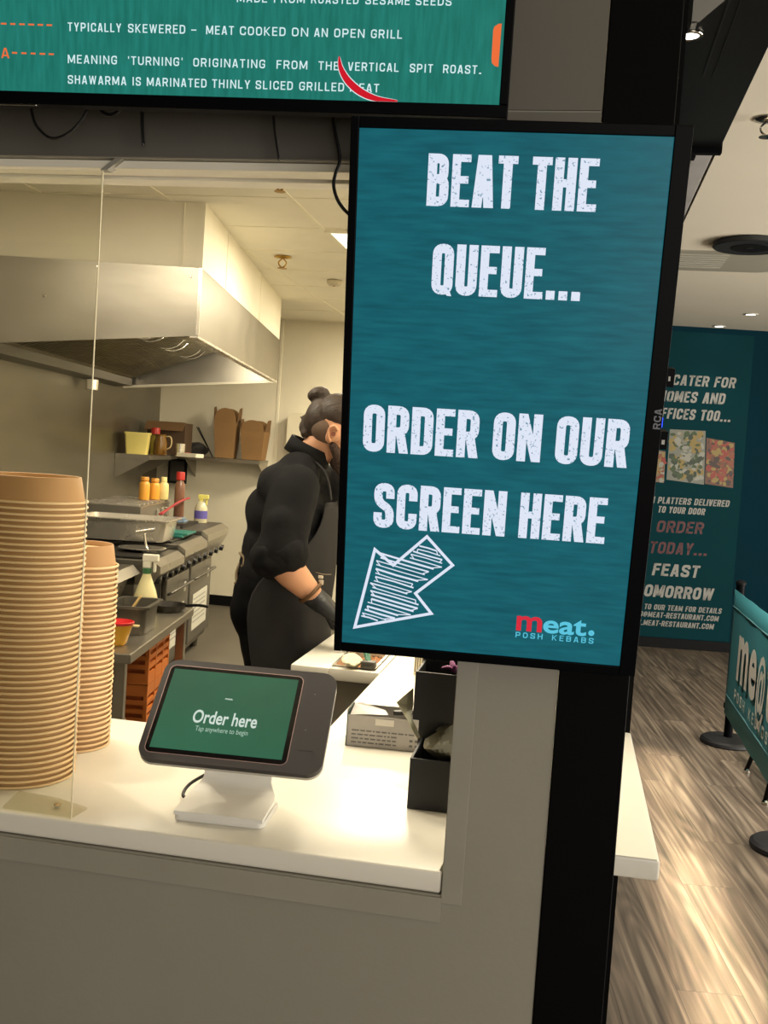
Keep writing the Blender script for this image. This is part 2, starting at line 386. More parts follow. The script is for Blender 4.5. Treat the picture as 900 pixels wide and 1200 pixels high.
# floors
def wood_floor():
    m = bpy.data.materials.new('wood_plank_floor'); m.use_nodes = True; nt = m.node_tree; b = nt.nodes['Principled BSDF']
    N = nt.nodes.new; Lk = nt.links.new
    tc = N('ShaderNodeTexCoord'); mp = N('ShaderNodeMapping'); mp.inputs['Rotation'].default_value = (0, 0, math.radians(83.5)); Lk(tc.outputs['Object'], mp.inputs['Vector'])
    br = N('ShaderNodeTexBrick'); br.inputs['Scale'].default_value = 1.0; br.inputs['Brick Width'].default_value = 1.25; br.inputs['Row Height'].default_value = .19
    br.inputs['Mortar Size'].default_value = .0012; br.offset = .37; br.inputs['Color1'].default_value = (.15, .15, .15, 1); br.inputs['Color2'].default_value = (.9, .9, .9, 1); br.inputs['Mortar'].default_value = (0, 0, 0, 1)
    Lk(mp.outputs['Vector'], br.inputs['Vector'])
    sp = N('ShaderNodeSeparateColor'); Lk(br.outputs['Color'], sp.inputs['Color'])
    ofs = N('ShaderNodeVectorMath'); ofs.operation = 'MULTIPLY_ADD'; ofs.inputs[1].default_value = (1, 1, 1); 
    cmb = N('ShaderNodeCombineXYZ'); ml = N('ShaderNodeMath'); ml.operation = 'MULTIPLY'; ml.inputs[1].default_value = 31.0
    Lk(sp.outputs[0], ml.inputs[0]); Lk(ml.outputs[0], cmb.inputs['X']); Lk(ml.outputs[0], cmb.inputs['Y'])
    Lk(mp.outputs['Vector'], ofs.inputs[0]); Lk(cmb.outputs['Vector'], ofs.inputs[2])
    mp2 = N('ShaderNodeMapping'); mp2.inputs['Scale'].default_value = (.45, 15, 1); Lk(ofs.outputs['Vector'], mp2.inputs['Vector'])
    n1 = N('ShaderNodeTexNoise'); n1.inputs['Scale'].default_value = 2.2; n1.inputs['Detail'].default_value = 7; n1.inputs['Distortion'].default_value = .6; Lk(mp2.outputs['Vector'], n1.inputs['Vector'])
    # cathedral grain
    mp3 = N('ShaderNodeMapping'); mp3.inputs['Scale'].default_value = (.42, 5.0, 1); Lk(ofs.outputs['Vector'], mp3.inputs['Vector'])
    n0 = N('ShaderNodeTexNoise'); n0.inputs['Scale'].default_value = 1.3; n0.inputs['Detail'].default_value = 1.5; Lk(mp3.outputs['Vector'], n0.inputs['Vector'])
    sn = N('ShaderNodeMath'); sn.operation = 'MULTIPLY'; sn.inputs[1].default_value = 80; Lk(n0.outputs['Fac'], sn.inputs[0])
    si = N('ShaderNodeMath'); si.operation = 'SINE'; Lk(sn.outputs[0], si.inputs[0])
    mr = N('ShaderNodeMapRange'); mr.inputs['From Min'].default_value = -1; mr.inputs['To Min'].default_value = -.07; mr.inputs['To Max'].default_value = .05; Lk(si.outputs[0], mr.inputs['Value'])
    ad = N('ShaderNodeMath'); ad.operation = 'ADD'; Lk(n1.outputs['Fac'], ad.inputs[0]); Lk(mr.outputs['Result'], ad.inputs[1])
    cr = N('ShaderNodeValToRGB'); e = cr.color_ramp.elements
    e[0].position = .26; e[0].color = (*lin((74, 64, 53)), 1); e[1].position = .72; e[1].color = (*lin((164, 148, 128)), 1)
    k = cr.color_ramp.elements.new(.5); k.color = (*lin((120, 106, 90)), 1)
    Lk(ad.outputs[0], cr.inputs['Fac'])
    tone = N('ShaderNodeMapRange'); tone.inputs['To Min'].default_value = .78; tone.inputs['To Max'].default_value = 1.08; Lk(sp.outputs[0], tone.inputs['Value'])
    mx = N('ShaderNodeVectorMath'); mx.operation = 'SCALE'; Lk(cr.outputs['Color'], mx.inputs[0]); Lk(tone.outputs['Result'], mx.inputs['Scale'])
    sm = N('ShaderNodeMapRange'); sm.inputs['To Min'].default_value = 1.0; sm.inputs['To Max'].default_value = .45; Lk(br.outputs['Fac'], sm.inputs['Value'])
    mx2 = N('ShaderNodeVectorMath'); mx2.operation = 'SCALE'; Lk(mx.outputs['Vector'], mx2.inputs[0]); Lk(sm.outputs['Result'], mx2.inputs['Scale'])
    Lk(mx2.outputs['Vector'], b.inputs['Base Color']); b.inputs['Roughness'].default_value = .5
    bp = N('ShaderNodeBump'); bp.inputs['Strength'].default_value = .12; bp.inputs['Distance'].default_value = .004; Lk(ad.outputs[0], bp.inputs['Height']); Lk(bp.outputs['Normal'], b.inputs['Normal'])
    return m
struct(obj('floor', B1(.07, 5.2, -3.2, 9.6, -.05, 0.0), wood_floor()))
bm = bmesh.new(); box(bm, -5.0, .07, -3.2, 1.55, -.05, 0.0)
struct(obj('floor_front', bm, bpy.data.materials['wood_plank_floor']))
struct(obj('floor_kitchen', B1(-5.0, .07, 1.58, 8.8, -.05, KZ), M_KFLOOR))

# front wall: lower panel, pier beside the opening, fascia above
WY = 1.53
struct(obj('wall_front', bxs([(-3.4, .007, WY, WY + .06, 0, .8335), (-.1436, .007, WY, WY + .12, .8335, 1.931), (-3.4, .007, WY, WY + .10, 1.931, RC)]), M_WALL))
struct(obj('wall_front_upper', bxs([(-3.4, .0068, WY - .003, WY - .0005, 1.9325, 2.005), (-3.4, .0068, WY - .003, WY - .0005, 2.008, RC)]), M_WALLD))
struct(obj('trim_1', bxs([(-3.4, -.1425, WY - .004, WY - .0005, .7915, .8305)], .001), M_TRIM))
struct(obj('trim_2', bxs([(-.1430, -.1116, WY - .003, WY - .0005, .822, 1.93)], .001), M_TRIM))
struct(obj('trim_4', bxs([(-3.4, -.1438, WY + .012, WY + .055, 1.918, 1.9305), (-3.4, -.1438, WY + .062, WY + .10, 1.914, 1.9305)], .001), mat('head_track_paint', (248, 242, 224), .4, var=.02)))
struct(obj('column_front', B1(.0075, .109, WY - .004, WY + .09, 0, RC, bev=.002), M_BLACK))

# kitchen shell
a0 = Bp(0, 8.2, 0); a1 = Bp(0, -.25, 0)
nl = -BXV * .1
struct(raw('wall_left', [tuple(p + Vector((0, 0, z)) + k) for z in (0, KC + .1) for p, k in ((a0, Vector()), (a1, Vector()), (a1, nl), (a0, nl))],
           [(0, 1, 5, 4), (2, 3, 7, 6), (0, 4, 7, 3), (1, 2, 6, 5), (4, 5, 6, 7), (0, 3, 2, 1)], M_STEELW))
struct(obj('wall_back', bxs([(-4.2, .19, KY, KY + .1, 0, KC + .1)]), M_CREAM))
struct(obj('trim_5', bxs([(-2.552, -2.528, KY - .006, KY + .001, KZ, KC)], .002), M_GRID))
struct(obj('baseboard_back', bxs([(-3.6, .07, KY - .012, KY + .001, KZ, KZ + .09)]), M_BLKM))
struct(obj('wall_partition', bxs([(.07, .19, 2.515, 9.3, 0, RC - .001)]), M_BLACK))
struct(obj('wall_partition_inner', bxs([(.058, .0695, 2.515, KY - .001, CZT, KC)]), M_CREAM))
# kitchen ceiling: tiles above a grid of bars
struct(obj('ceiling_kitchen', B1(-4.2, .19, 1.56, 8.8, KC + .004, KC + .08), M_TILE))
bm = bmesh.new()
for k in range(-5, 3):
    x = -1.302 + .6 * k; box(bm, x - .012, x + .012, 1.6, KY, KC, KC + .006)
for k in range(-6, 7):
    y = 5.06 + .6 * k; box(bm, -4.1, .07, y - .012, y + .012, KC + .001, KC + .006)
struct(obj('ceiling_grid', bm, M_GRID))
t = thing('ceiling_light', 'lit square panel light in the kitchen tile ceiling', 'ceiling light', (-1.0, 5.36, KC - .012))
obj('frame', bxs([(-.292, .292, -.292, -.268, 0, .012), (-.292, .292, .268, .292, 0, .012), (-.292, -.268, -.268, .268, 0, .012), (.268, .292, -.268, .268, 0, .012)]), M_GRID, t)
obj('diffuser', B1(-.268, .268, -.268, .268, .004, .010), emis('panel_diffuser', (255, 250, 225), 2.2), t)
M_BRASS = mat('sprinkler_brass', (176, 140, 60), .35, .9)
M_CHROME = mat('chrome', (205, 200, 190), .15, 1.0)
def sprinkler(loc, label, m, s=1.0):
    t = thing('ceiling_sprinkler', label, 'sprinkler', loc)
    obj('escutcheon', L1([(.001, 0), (.034 * s, 0), (.036 * s, -.004), (.014 * s, -.010), (.001, -.010)], n=24), m, t, smooth=True)
    bm = bmesh.new()
    tube(bm, [(-.002, 0, -.010), (-.016 * s, 0, -.022 * s), (-.012 * s, 0, -.036 * s), (0, 0, -.044 * s)], .003 * s, 6)
    tube(bm, [(.002, 0, -.010), (.016 * s, 0, -.022 * s), (.012 * s, 0, -.036 * s), (0, 0, -.044 * s)], .003 * s, 6)
    obj('yoke', bm, m, t)
    obj('deflector', L1([(.001, -.044 * s), (.019 * s, -.046 * s), (.020 * s, -.048 * s), (.001, -.049 * s)], n=16), m, t)
sprinkler(tuple(atz(329, 208, KC)), 'brass ceiling sprinkler nearer the opening in the kitchen ceiling', M_BRASS, 1.2)
sprinkler(tuple(atz(331.5, 301, KC)), 'brass ceiling sprinkler further back beside the hood boxing', M_BRASS, 1.4)
t = thing('smoke_detector', 'small round detector on the kitchen ceiling tiles towards the back', 'detector', tuple(atz(392, 329, KC)))
obj('body', L1([(.001, 0), (.05, 0), (.05, -.018), (.035, -.032), (.001, -.034)], n=28), mat('detector_plastic', (200, 190, 165), .5), t, smooth=True)
obj('indicator', L1([(.001, -.034), (.008, -.034), (.007, -.037), (.001, -.038)], n=12), mat('red_lens', (150, 30, 25), .3), t)

# customer side shell
WC = Vector((.689, 8.96, 0)); CA = math.radians(8.0)
MC = Matrix.Translation(WC) @ Matrix.Rotation(CA, 4, 'Z')
NC = Vector((-math.sin(CA), math.cos(CA), 0)); RCV = Vector((math.cos(CA), math.sin(CA), 0))
o = struct(obj('wall_far', B1(-.75, 4.6, 0.0, .1, 0, RC + .1), M_TEALW)); o.matrix_world = MC
o = struct(obj('baseboard_far', B1(-.75, 4.6, -.014, -.0005, 0, .085), M_BLKM)); o.matrix_world = MC
struct(obj('wall_right', B1(5.0, 5.1, -3.2, 9.7, 0, RC + .1), M_TEALW))
# ceiling with the open service slot and the far vent recess cut out
SX0, SX1, SY0, SY1 = .11, .458, 4.02, 5.42
struct(obj('ceiling', bxs([(.458, 5.1, -3.2, 9.7, RC, RC + .1), (.11, .458, 5.42, 9.7, RC, RC + .1), (.11, .458, -3.2, .6, RC, RC + .1), (-5, .11, -3.2, 1.6, RC, RC + .1)]), M_CEIL))
struct(obj('ceiling_slot', bxs([(.10, .11, 4.0, 5.44, RC, RC + .5), (.458, .468, 4.0, 5.44, RC + .1, RC + .5), (.10, .468, 5.42, 5.44, RC + .1, RC + .5), (.10, .468, 4.0, 5.44, RC + .5, RC + .52)]), mat('slot_paint', (110, 108, 104), .7)))

# ================================================================== CUSTOMER-SIDE CEILING
t = thing('ceiling_raft', 'long glossy black dropped ceiling panel running back beside the black column', 'ceiling panel', (.285, 2.3, RC - .02))
obj('panel', B1(-.173, .172, -1.7, 1.72, 0, .055, bev=.003), mat('gloss_black', (10, 11, 12), .32, spec=.3), t)
obj('end_lip', B1(-.173, .178, 1.70, 1.735, -.02, .055, bev=.002), M_BLKP, t)
obj('seam', bxs([(.02, .026, -1.7, 1.0, -.003, .001), (.05, .053, -1.7, 1.0, -.003, .001)]), mat('dark_aluminium', (70, 70, 72), .3, .9), t)
p = atz(809, 40, RC - .02)
t = thing('recessed_downlight', 'bright round downlight set in the black ceiling panel', 'downlight', (p.x, p.y, RC - .02))
obj('ring', L1([(.024, -.001), (.034, -.001), (.035, -.006), (.026, -.008), (.024, -.001)], n=28), M_CHROME, t, smooth=True)
obj('lamp', L1([(.001, -.002), (.024, -.002), (.024, -.005), (.001, -.006)], n=20), emis('downlight_lens', (255, 250, 235), 6), t)
p = atz(828, 10, RC - .02)
t = thing('ceiling_bracket', 'pale grey metal plate under the black ceiling panel at the top edge', 'bracket', (p.x, p.y, RC - .02))
obj('plate', PR([(-.045, -.14), (.06, -.14), (-.012, .055), (-.03, .06)], 2, -.012, -.002), mat('pale_grey_metal', (150, 148, 142), .45, .3), t)
obj('stem', B1(-.030, -.016, .05, .10, -.012, -.001), mat('pale_grey_metal'), t)
# machinery seen up in the slot
M_DUCT = mat('galvanised_duct', (205, 203, 200), .5, .1, var=.12, vscale=6)
t = thing('service_duct', 'grey ducting and clips in the open ceiling slot behind the black panel', 'duct', (.285, 4.7, RC + .032))
obj('casing', B1(-.165, .165, -.68, .70, .03, .22, bev=.006), M_DUCT, t)
obj('tray', bxs([(.09, .165, -.66, .68, -.03, .03), (-.1, .06, -.42, -.2, -.02, .03), (-.12, .05, -.1, .12, -.025, .03), (-.1, .04, .25, .6, -.02, .03)], .004), mat('grey_tray', (176, 173, 170), .5, .1, var=.1), t)
for k, y in enumerate((-.55, -.18, .16, .5)):
    obj('clip', B1(.02, .1, y, y + .05, -.045, -.025, bev=.003), M_BLKM, t)
obj('access_panel', B1(-.14, .0, -.08, .08, -.04, -.028), mat('white_panel', (215, 212, 205), .5), t)
# black disc, vent strip, sprinkler, downlights
c = atz(880, 284, RC)
t = thing('ceiling_disc', 'large flat black disc fixed to the white ceiling', 'ceiling fitting', (c.x, c.y, RC))
obj('disc', L1([(.001, -.03), (.185, -.03), (.19, -.026), (.19, -.006), (.185, -.002), (.001, -.002)], n=64), mat('disc_black', (28, 30, 32), .5), t, auto=30)
obj('seam', L1([(.02, -.0305), (.10, -.0305), (.10, -.032), (.02, -.032)], n=40), M_BLKM, t)
t = thing('ceiling_vent', 'grey rounded strip of air vent across the white ceiling', 'vent', (.62, 6.2, RC))
obj('frame', PR(rrect(.95, .57, .12), 2, -.006, -.0005), mat('vent_grey', (158, 154, 138), .6), t)
bm = bmesh.new()
for k in range(7): box(bm, -.44, .16, -.2 + .06 * k, -.18 + .06 * k, -.010, -.006)
obj('slats', bm, mat('vent_slat', (176, 172, 158), .5), t)
sprinkler(tuple(atz(900, 139, RC)), 'chrome ceiling sprinkler at the right edge above the barrier aisle', M_CHROME, 1.3)
M_LENS = emis('downlight_lens', (255, 250, 235), 6)
for i, (px, py, lb) in enumerate(((843, 382, 'lit round downlight nearest the teal wall, left of two'), (880, 368, 'lit round downlight a little nearer, right of two'))):
    p = atz(px, py, RC)
    t = thing('recessed_downlight', lb, 'downlight', (p.x, p.y, RC), group='downlights before the teal wall')
    obj('ring', L1([(.036, -.001), (.052, -.001), (.052, -.005), (.038, -.008), (.036, -.001)], n=28), mat('white_ring', (225, 222, 212), .4), t, smooth=True)
    obj('lamp', L1([(.001, -.002), (.036, -.002), (.036, -.004), (.001, -.010)], n=20), M_LENS, t)

# ================================================================== COUNTER
def slab(name, poly, z0, z1, m, bev=.006, parent=None):
    bm = bmesh.new(); prism(bm, poly, 2, z0, z1)
    es = [e for e in bm.edges]
    bmesh.ops.bevel(bm, geom=es, offset=bev, segments=3, affect='EDGES', profile=.5)
    return obj(name, bm, m, parent, auto=40)
CZ0, CZ = .8345, .869
t = thing('serving_counter', 'white solid-surface serving counter turning back into the kitchen', 'counter', (-.6, 1.9, 0))
def loc(o, root=t): return o
top = slab('worktop', [(-2.44 + .6, WY + .001 - 1.9), (-.1445 + .6, WY + .001 - 1.9), (-.1445 + .6, 1.695 - 1.9), (.1925 + .6, 1.695 - 1.9), (.1925 + .6, 2.51 - 1.9), (.066 + .6, 2.51 - 1.9), (.066 + .6, 4.4 - 1.9), (-.487 + .6, 4.4 - 1.9), (-.487 + .6, 2.125 - 1.9), (-2.52 + .6, 2.125 - 1.9)], CZ0, CZ, M_SOLID, .005, t)
obj('cabinet', bxs([(-1.88, .64, -.30, .16, KZ + .001, CZ0 - .001), (.14, .64, .16, 2.45, KZ + .001, CZ0 - .001)]), mat('counter_base_grey', (118, 114, 104), .5), t)
obj('ledge_support', B1(.672, .70, -.18, .58, .6, CZ0 - .001, bev=.002), M_BLKM, t)

# acrylic screen on the counter
M_ACR = acrylic('clear_acrylic', (252, 252, 248))
M_ACRF = acrylic('acrylic_foot', (247, 246, 240), .04)
M_EDGE = mat('acrylic_edge', (214, 204, 172), .25, spec=.6)
t = thing('sneeze_guard', 'clear acrylic sneeze screen standing on the counter before the bowls', 'screen', (-.757, 1.538, CZ))
obj('sheet', B1(-1.6, -.0012, 0, .003, .0006, 1.044), M_ACR, t)
obj('edge', B1(-.0012, .0, 0, .003, .0006, 1.044), M_EDGE, t)
bm = bmesh.new(); prism(bm, [(-.125, .006), (.0, .006), (.004, .05), (-.06, .075), (-.14, .085)], 2, .0006, .004)
obj('foot', bm, M_ACRF, t)
obj('screw', L1([(.001, .0045), (.006, .0045), (.006, .0065), (.001, .0075)], c=(-.045, .04, 0), n=14), M_CHROME, t)
obj('top_clip', PR([(-.002, 1.044), (.01, 1.044), (.035, 1.062), (.022, 1.062)], 1, -.006, .012), M_TRIM, t)

# ================================================================== PAPER BOWLS
M_KRAFT = mat('kraft_paper', (180, 137, 88), .6, var=.06, vscale=9, bump=.02, bscale=150)
M_KRAFTR = mat('kraft_rim', (228, 194, 144), .5, var=.04, vscale=9)
M_KRAFTI = mat('kraft_base', (226, 196, 142), .6, var=.04, vscale=9)
ORD = 'first second third fourth fifth sixth seventh eighth ninth tenth eleventh twelfth thirteenth fourteenth fifteenth sixteenth seventeenth eighteenth nineteenth'.split()
TENS = {20: 'twent', 30: 'thirt', 40: 'fort', 50: 'fift'}
def ordinal(n):
    if n < 20: return ORD[n - 1]
    d, r = n // 10 * 10, n % 10
    return TENS[d] + 'ieth' if r == 0 else TENS[d] + 'y-' + ORD[r - 1]
def make_bowl(rr, rb, h, label, group):
    """upside-down: rim at z = 0, base at z = h"""
    t = thing('paper_bowl', label, 'bowl', (0, 0, 0), group=group); k = (rr - rb) / h; th = .0006
    obj('body', L1([(rr, .0), (rr - .0024, .0042), (rb, h), (rb - .0015, h + .001), (rb - .003, h), (rb - .004, h - .009), (rb - .0045, h - .0095), (rr - .0012, .0)], n=72), M_KRAFT, t, smooth=True)
    bm = bmesh.new()
    n, q = 72, 8; rings = []
    for i in range(n):
        a = 2 * PI * i / n
        rings.append([bm.verts.new(((rr + .0016 + .0026 * math.cos(2 * PI * j / q)) * math.cos(a), (rr + .0016 + .0026 * math.cos(2 * PI * j / q)) * math.sin(a), .0026 + .0026 * math.sin(2 * PI * j / q))) for j in range(q)])
    for i in range(n):
        A, Bq = rings[i], rings[(i + 1) % n]
        for j in range(q): bm.faces.new((A[j], A[(j + 1) % q], Bq[(j + 1) % q], Bq[j]))
    obj('rim', bm, M_KRAFTR, t, smooth=True)
    obj('base', L1([(.0005, h - .0095), (rb - .0045, h - .0095), (rb - .005, h - .0105), (.0005, h - .0105)], n=48), M_KRAFTI, t)
    return t
def stack(x, y, n, pitch, rr, rb, h, where, group):
    first = make_bowl(rr, rb, h, '', group)
    for i in range(n):
        # i counts from the top
        z = CZ + .0003 + (n - 1 - i) * pitch; jx, jy = (random.uniform(-.0008, .0008) for _ in 'xy')
        lb = ('topmost upturned kraft paper bowl of the %s stack, its base showing' if i == 0 else 'kraft paper bowl ' + ordinal(i + 1) + ' from the top of the %s stack') % where
        if i == n - 1: lb = 'lowest kraft paper bowl of the %s stack, resting on the counter' % where
        if i == 0: first.location = (x, y, z); first['label'] = lb
        else: dup(first, (x + jx, y + jy, z), lb)
stack(-.957, 1.722, 49, .01045, .0985, .088, .046, 'tall near', 'kraft bowls in the tall near stack')
stack(-.957, 1.925, 36, .0104, .0745, .066, .044, 'shorter rear', 'kraft bowls in the shorter rear stack')

# ================================================================== PORTRAIT SCREEN
def tilt(locv, yaw, pit, rol):
    R = Matrix.Rotation(math.radians(yaw), 3, 'Z') @ Matrix.Rotation(math.radians(pit), 3, 'X') @ Matrix.Rotation(math.radians(rol), 3, 'Y')
    return Matrix.Translation(locv) @ R.to_4x4()
t = thing('display_screen', 'portrait screen reading BEAT THE QUEUE mounted on the black column', 'screen', mtx=tilt((-.105, 1.4044, 1.5691), 3.5233, 10.6011, -.0707))
SW, SH = .3985 / 2, .7085 / 2
BL_, BR_, BT_, BB_ = -.2105, .2215, .3685, -.3675
obj('bezel', bxs([(BL_, -SW, -.004, .045, BB_, BT_), (SW, BR_, -.004, .045, BB_, BT_), (-SW, SW, -.004, .045, SH, BT_), (-SW, SW, -.004, .045, BB_, -SH)], .0012), M_BLKP, t)
obj('back_cover', bxs([(BL_ + .004, BR_ - .004, .006, .05, BB_ + .004, BT_ - .004), (-.14, .14, .05, .07, -.25, .25)], .003), M_BLKM, t)
M_SCR = emis('screen_teal', (23, 103, 114), 1.0, (15, 80, 92), scale=16, stretch=(1.0, 1, 8), lo=.25, hi=.75, detail=9)
obj('display', B1(-SW, SW, -.0005, .006, -SH, SH), M_SCR, t)
scr = lambda x, y: (x, -.0016, y)
scr2 = lambda x, y: (x, -.0022, y)
M_TXT = emis('screen_white_worn', (222, 230, 246), 1.0, (110, 146, 168), scale=330, lo=.31, hi=.38, detail=2)
M_TXTP = emis('screen_white', (222, 230, 246), 1.0)
for s, x0, x1, yb, h in (('BEAT THE', -.1076, .1103, .2606, .065), ('QUEUE...', -.0955, .1007, .148, .0655), ('ORDER ON OUR', -.1793, .1810, -.0695, .0655), ('SCREEN HERE', -.1603, .1612, -.1775, .0645)):
    lettering(s, x0, x1, yb, h, .182, scr, M_TXT, t, gap=.13, space=.40)
# hand-drawn arrow
AP = [(-.1563, -.2102), (-.129, -.2314), (-.0832, -.1857), (-.0448, -.2247), (-.0953, -.2707), (-.0711, -.2989), (-.1809, -.3294)]
bm = bmesh.new()
for poly in strip(AP, .0042, True): bm.faces.new([bm.verts.new(scr(*p)) for p in poly])
def inside(x, y):
    c = False
    for i in range(len(AP)):
        (x1, y1), (x2, y2) = AP[i - 1], AP[i]
        if (y1 > y) != (y2 > y) and x < (x2 - x1) * (y - y1) / (y2 - y1) + x1: c = not c
    return c
rnd = random.Random(3); y = -.194
def run(y, sl):
    xs = [-.19 + .0015 * i for i in range(110)]; ins = [x for x in xs if inside(x, y + sl * (x + .12))]
    return (min(ins), max(ins)) if len(ins) > 5 else None
zig = []
while y > -.326:
    r = run(y, -.22)
    if r:
        a, b = r; w = b - a; zig.append((a + w * rnd.uniform(.05, .14), b - w * rnd.uniform(.06, .2), y))
    y -= rnd.uniform(.0048, .0066)
for i, (a, b, yy) in enumerate(zig):
    pts = [(a, yy - .22 * (a + .12)), ((a + b) / 2, yy - .22 * ((a + b) / 2 + .12) + rnd.uniform(-.001, .001)), (b, yy - .22 * (b + .12))]
    for poly in strip(pts, rnd.choice((.0016, .0022, .0028))): bm.faces.new([bm.verts.new(scr2(*p)) for p in poly])
    if i + 1 < len(zig) and i % 2 == 0:
        na, nb, ny = zig[i + 1]
        for poly in strip([pts[-1], (nb - .004, ny - .22 * (nb + .116))], .0014): bm.faces.new([bm.verts.new(scr2(*p)) for p in poly])
    elif i + 1 < len(zig):
        na, nb, ny = zig[i + 1]
        for poly in strip([pts[0], (na + .006, ny - .22 * (na + .126))], .0014): bm.faces.new([bm.verts.new(scr2(*p)) for p in poly])
obj('arrow', bm, M_TXTP, t)
M_LRED = emis('logo_red', (214, 44, 62), 1.0); M_LBLU = emis('logo_blue', (92, 196, 222), 1.0)
fonttext('m', .0505, .0865, -.3127, .0215, scr, M_LRED, t, 'logo', .022)
fonttext('eat', .0880, .1485, -.3127, .0225, scr2, M_LBLU, t, 'logo', .022)
obj('logo', L1([(.0005, 0), (.0042, 0)], n=20), M_LBLU, t).matrix_local = Matrix.Translation((.1557, -.0022, -.3082)) @ Matrix.Rotation(PI / 2, 4, 'X')
lettering('POSH KEBABS', .0505, .1598, -.3238, .0082, .17, scr2, M_LBLU, t, gap=.55, space=.9)
# brand on the bezel, side clips, standby light
M_BRG = mat('bezel_print', (120, 124, 134), .5)
lettering('RCA', -.0138, .0133, 0, .0095, .2, lambda x, y: (.2195 - y, -.0046, x), M_BRG, t, 'brand', gap=.2)
for z in (.054, -.030): obj('mount_clip', B1(.2215, .2325, .004, .03, z - .012, z + .012, bev=.001), M_BLKP, t)
obj('mount_mark', bxs([(.2245, .2285, .0032, .0042, -.035, -.029), (.2245, .2270, .0032, .0042, .05, .056)]), mat('white_print', (190, 190, 185), .5), t)
obj('standby_light', B1(.2215, .2226, .0, .010, -.012, .001), emis('blue_led', (40, 70, 255), 3.0), t)

# ================================================================== MENU SCREEN ABOVE THE OPENING
TVM = tilt((-.132 - .45, 1.3835, 1.976), 3.8, 8.0, 0)
t = thing('menu_screen', 'wide green menu screen mounted above the opening, cut by the top edge', 'screen', mtx=TVM)
MX0, MX1, MH = -.50, .453, .536
obj('bezel', bxs([(MX0 - .012, MX1 + .012, -.004, .03, -.017, 0), (MX1, MX1 + .012, -.004, .03, 0, MH + .012), (MX0 - .012, MX0, -.004, .03, 0, MH + .012), (MX0, MX1, -.004, .03, MH, MH + .012)], .0015), M_BLKP, t)
obj('back_cover', bxs([(MX0, MX1, .006, .055, -.012, MH), (MX0 + .08, MX1 - .08, .055, .085, -.008, .3)], .004), M_BLKM, t)
M_MENU = emis('menu_green', (36, 128, 116), 1.0, (24, 104, 92), scale=14, stretch=(10, 1, 1.2), lo=.25, hi=.75, detail=9)
obj('display', B1(MX0, MX1, -.0005, .006, 0, MH), M_MENU, t)
IV = TVM.inverted(); P0 = TVM @ Vector((0, -.0016, 0)); NV = (TVM.to_3x3() @ Vector((0, 1, 0)))
def mloc(px, py):
    v = IV @ atp(px, py, P0, NV); return v.x, v.z
mpl = lambda x, y: (x, -.0016, y)
M_MT = emis('menu_white', (214, 238, 240), 1.0)
def words(lst, ya, xa, yb_, xb, cap):
    for s, a, b in lst:
        f = lambda x: ya + (yb_ - ya) * (x - xa) / (xb - xa)
        x0, y0 = mloc(a, f(a)); x1, y1 = mloc(b, f(b)); _, yt = mloc(a, f(a) - cap)
        lettering(s, x0, x1, y0, yt - y0, .155, mpl, M_MT, t, gap=.34, rnd=1.0, slope=(y1 - y0) / (x1 - x0))
words([('-', 262, 267), ('MADE', 277.5, 313), ('FROM', 321, 357), ('ROASTED', 364.5, 420), ('SESAME', 428, 480), ('SEEDS', 487, 529)], 2.4, 277, 6.7, 529, 10)
words([('TYPICALLY', 79.5, 142), ('SKEWERED', 150, 217), ('-', 224, 230), ('MEAT', 241.5, 274), ('COOKED', 281, 334.5), ('ON', 342, 361), ('AN', 368, 384), ('OPEN', 391.5, 427), ('GRILL', 434.5, 471)], 36.4, 79, 45.4, 471, 10.2)
words([('MEANING', 79.5, 137), ("'TURNING'", 149.5, 214), ('ORIGINATING', 226.5, 310.5), ('FROM', 324, 360), ('THE', 373, 397), ('VERTICAL', 407.5, 467), ('SPIT', 480, 507), ('ROAST.', 519, 564)], 74, 79, 86.8, 564, 10)
words([('SHAWARMA', 79.5, 148), ('IS', 155, 165), ('MARINATED', 172, 242), ('THINLY', 248.5, 293), ('SLICED', 299.5, 343), ('GRILLED', 350.5, 403), ('MEAT', 410, 444)], 98, 79, 108.4, 444, 10)
M_MO = emis('menu_orange', (236, 110, 58), 1.0)
bm = bmesh.new()
for y0, y1, l in ((27.6, 29.6, ((1, 7.5), (12, 18), (22.5, 29), (33, 40), (44, 50.5), (54.5, 61))), (61.3, 63.6, ((14, 20), (25, 31), (36, 41.5), (46.5, 53), (57, 63)))):
    for a, b in l:
        f = lambda x: y0 + (y1 - y0) * (x / 63)
        bm.faces.new([bm.verts.new(mpl(*mloc(x, y))) for x, y in ((a, f(a) - 1), (b, f(b) - 1), (b, f(b) + 1), (a, f(a) + 1))])
obj('dashes', bm, M_MO, t)
x0, y0 = mloc(1.5, 68); x1, y1 = mloc(11, 68.3); _, yt = mloc(1.5, 56)
lettering('A', x0, x1, y0, yt - y0, .17, mpl, M_MO, t)
bm = bmesh.new(); bm.faces.new([bm.verts.new(mpl(*mloc(x, y))) for x, y in ((588, 27.5), (584, 28), (579.5, 31), (578, 35), (576, 68), (576.5, 74), (580, 77.5), (584, 78.5))])
obj('badge', bm, M_MO, t)
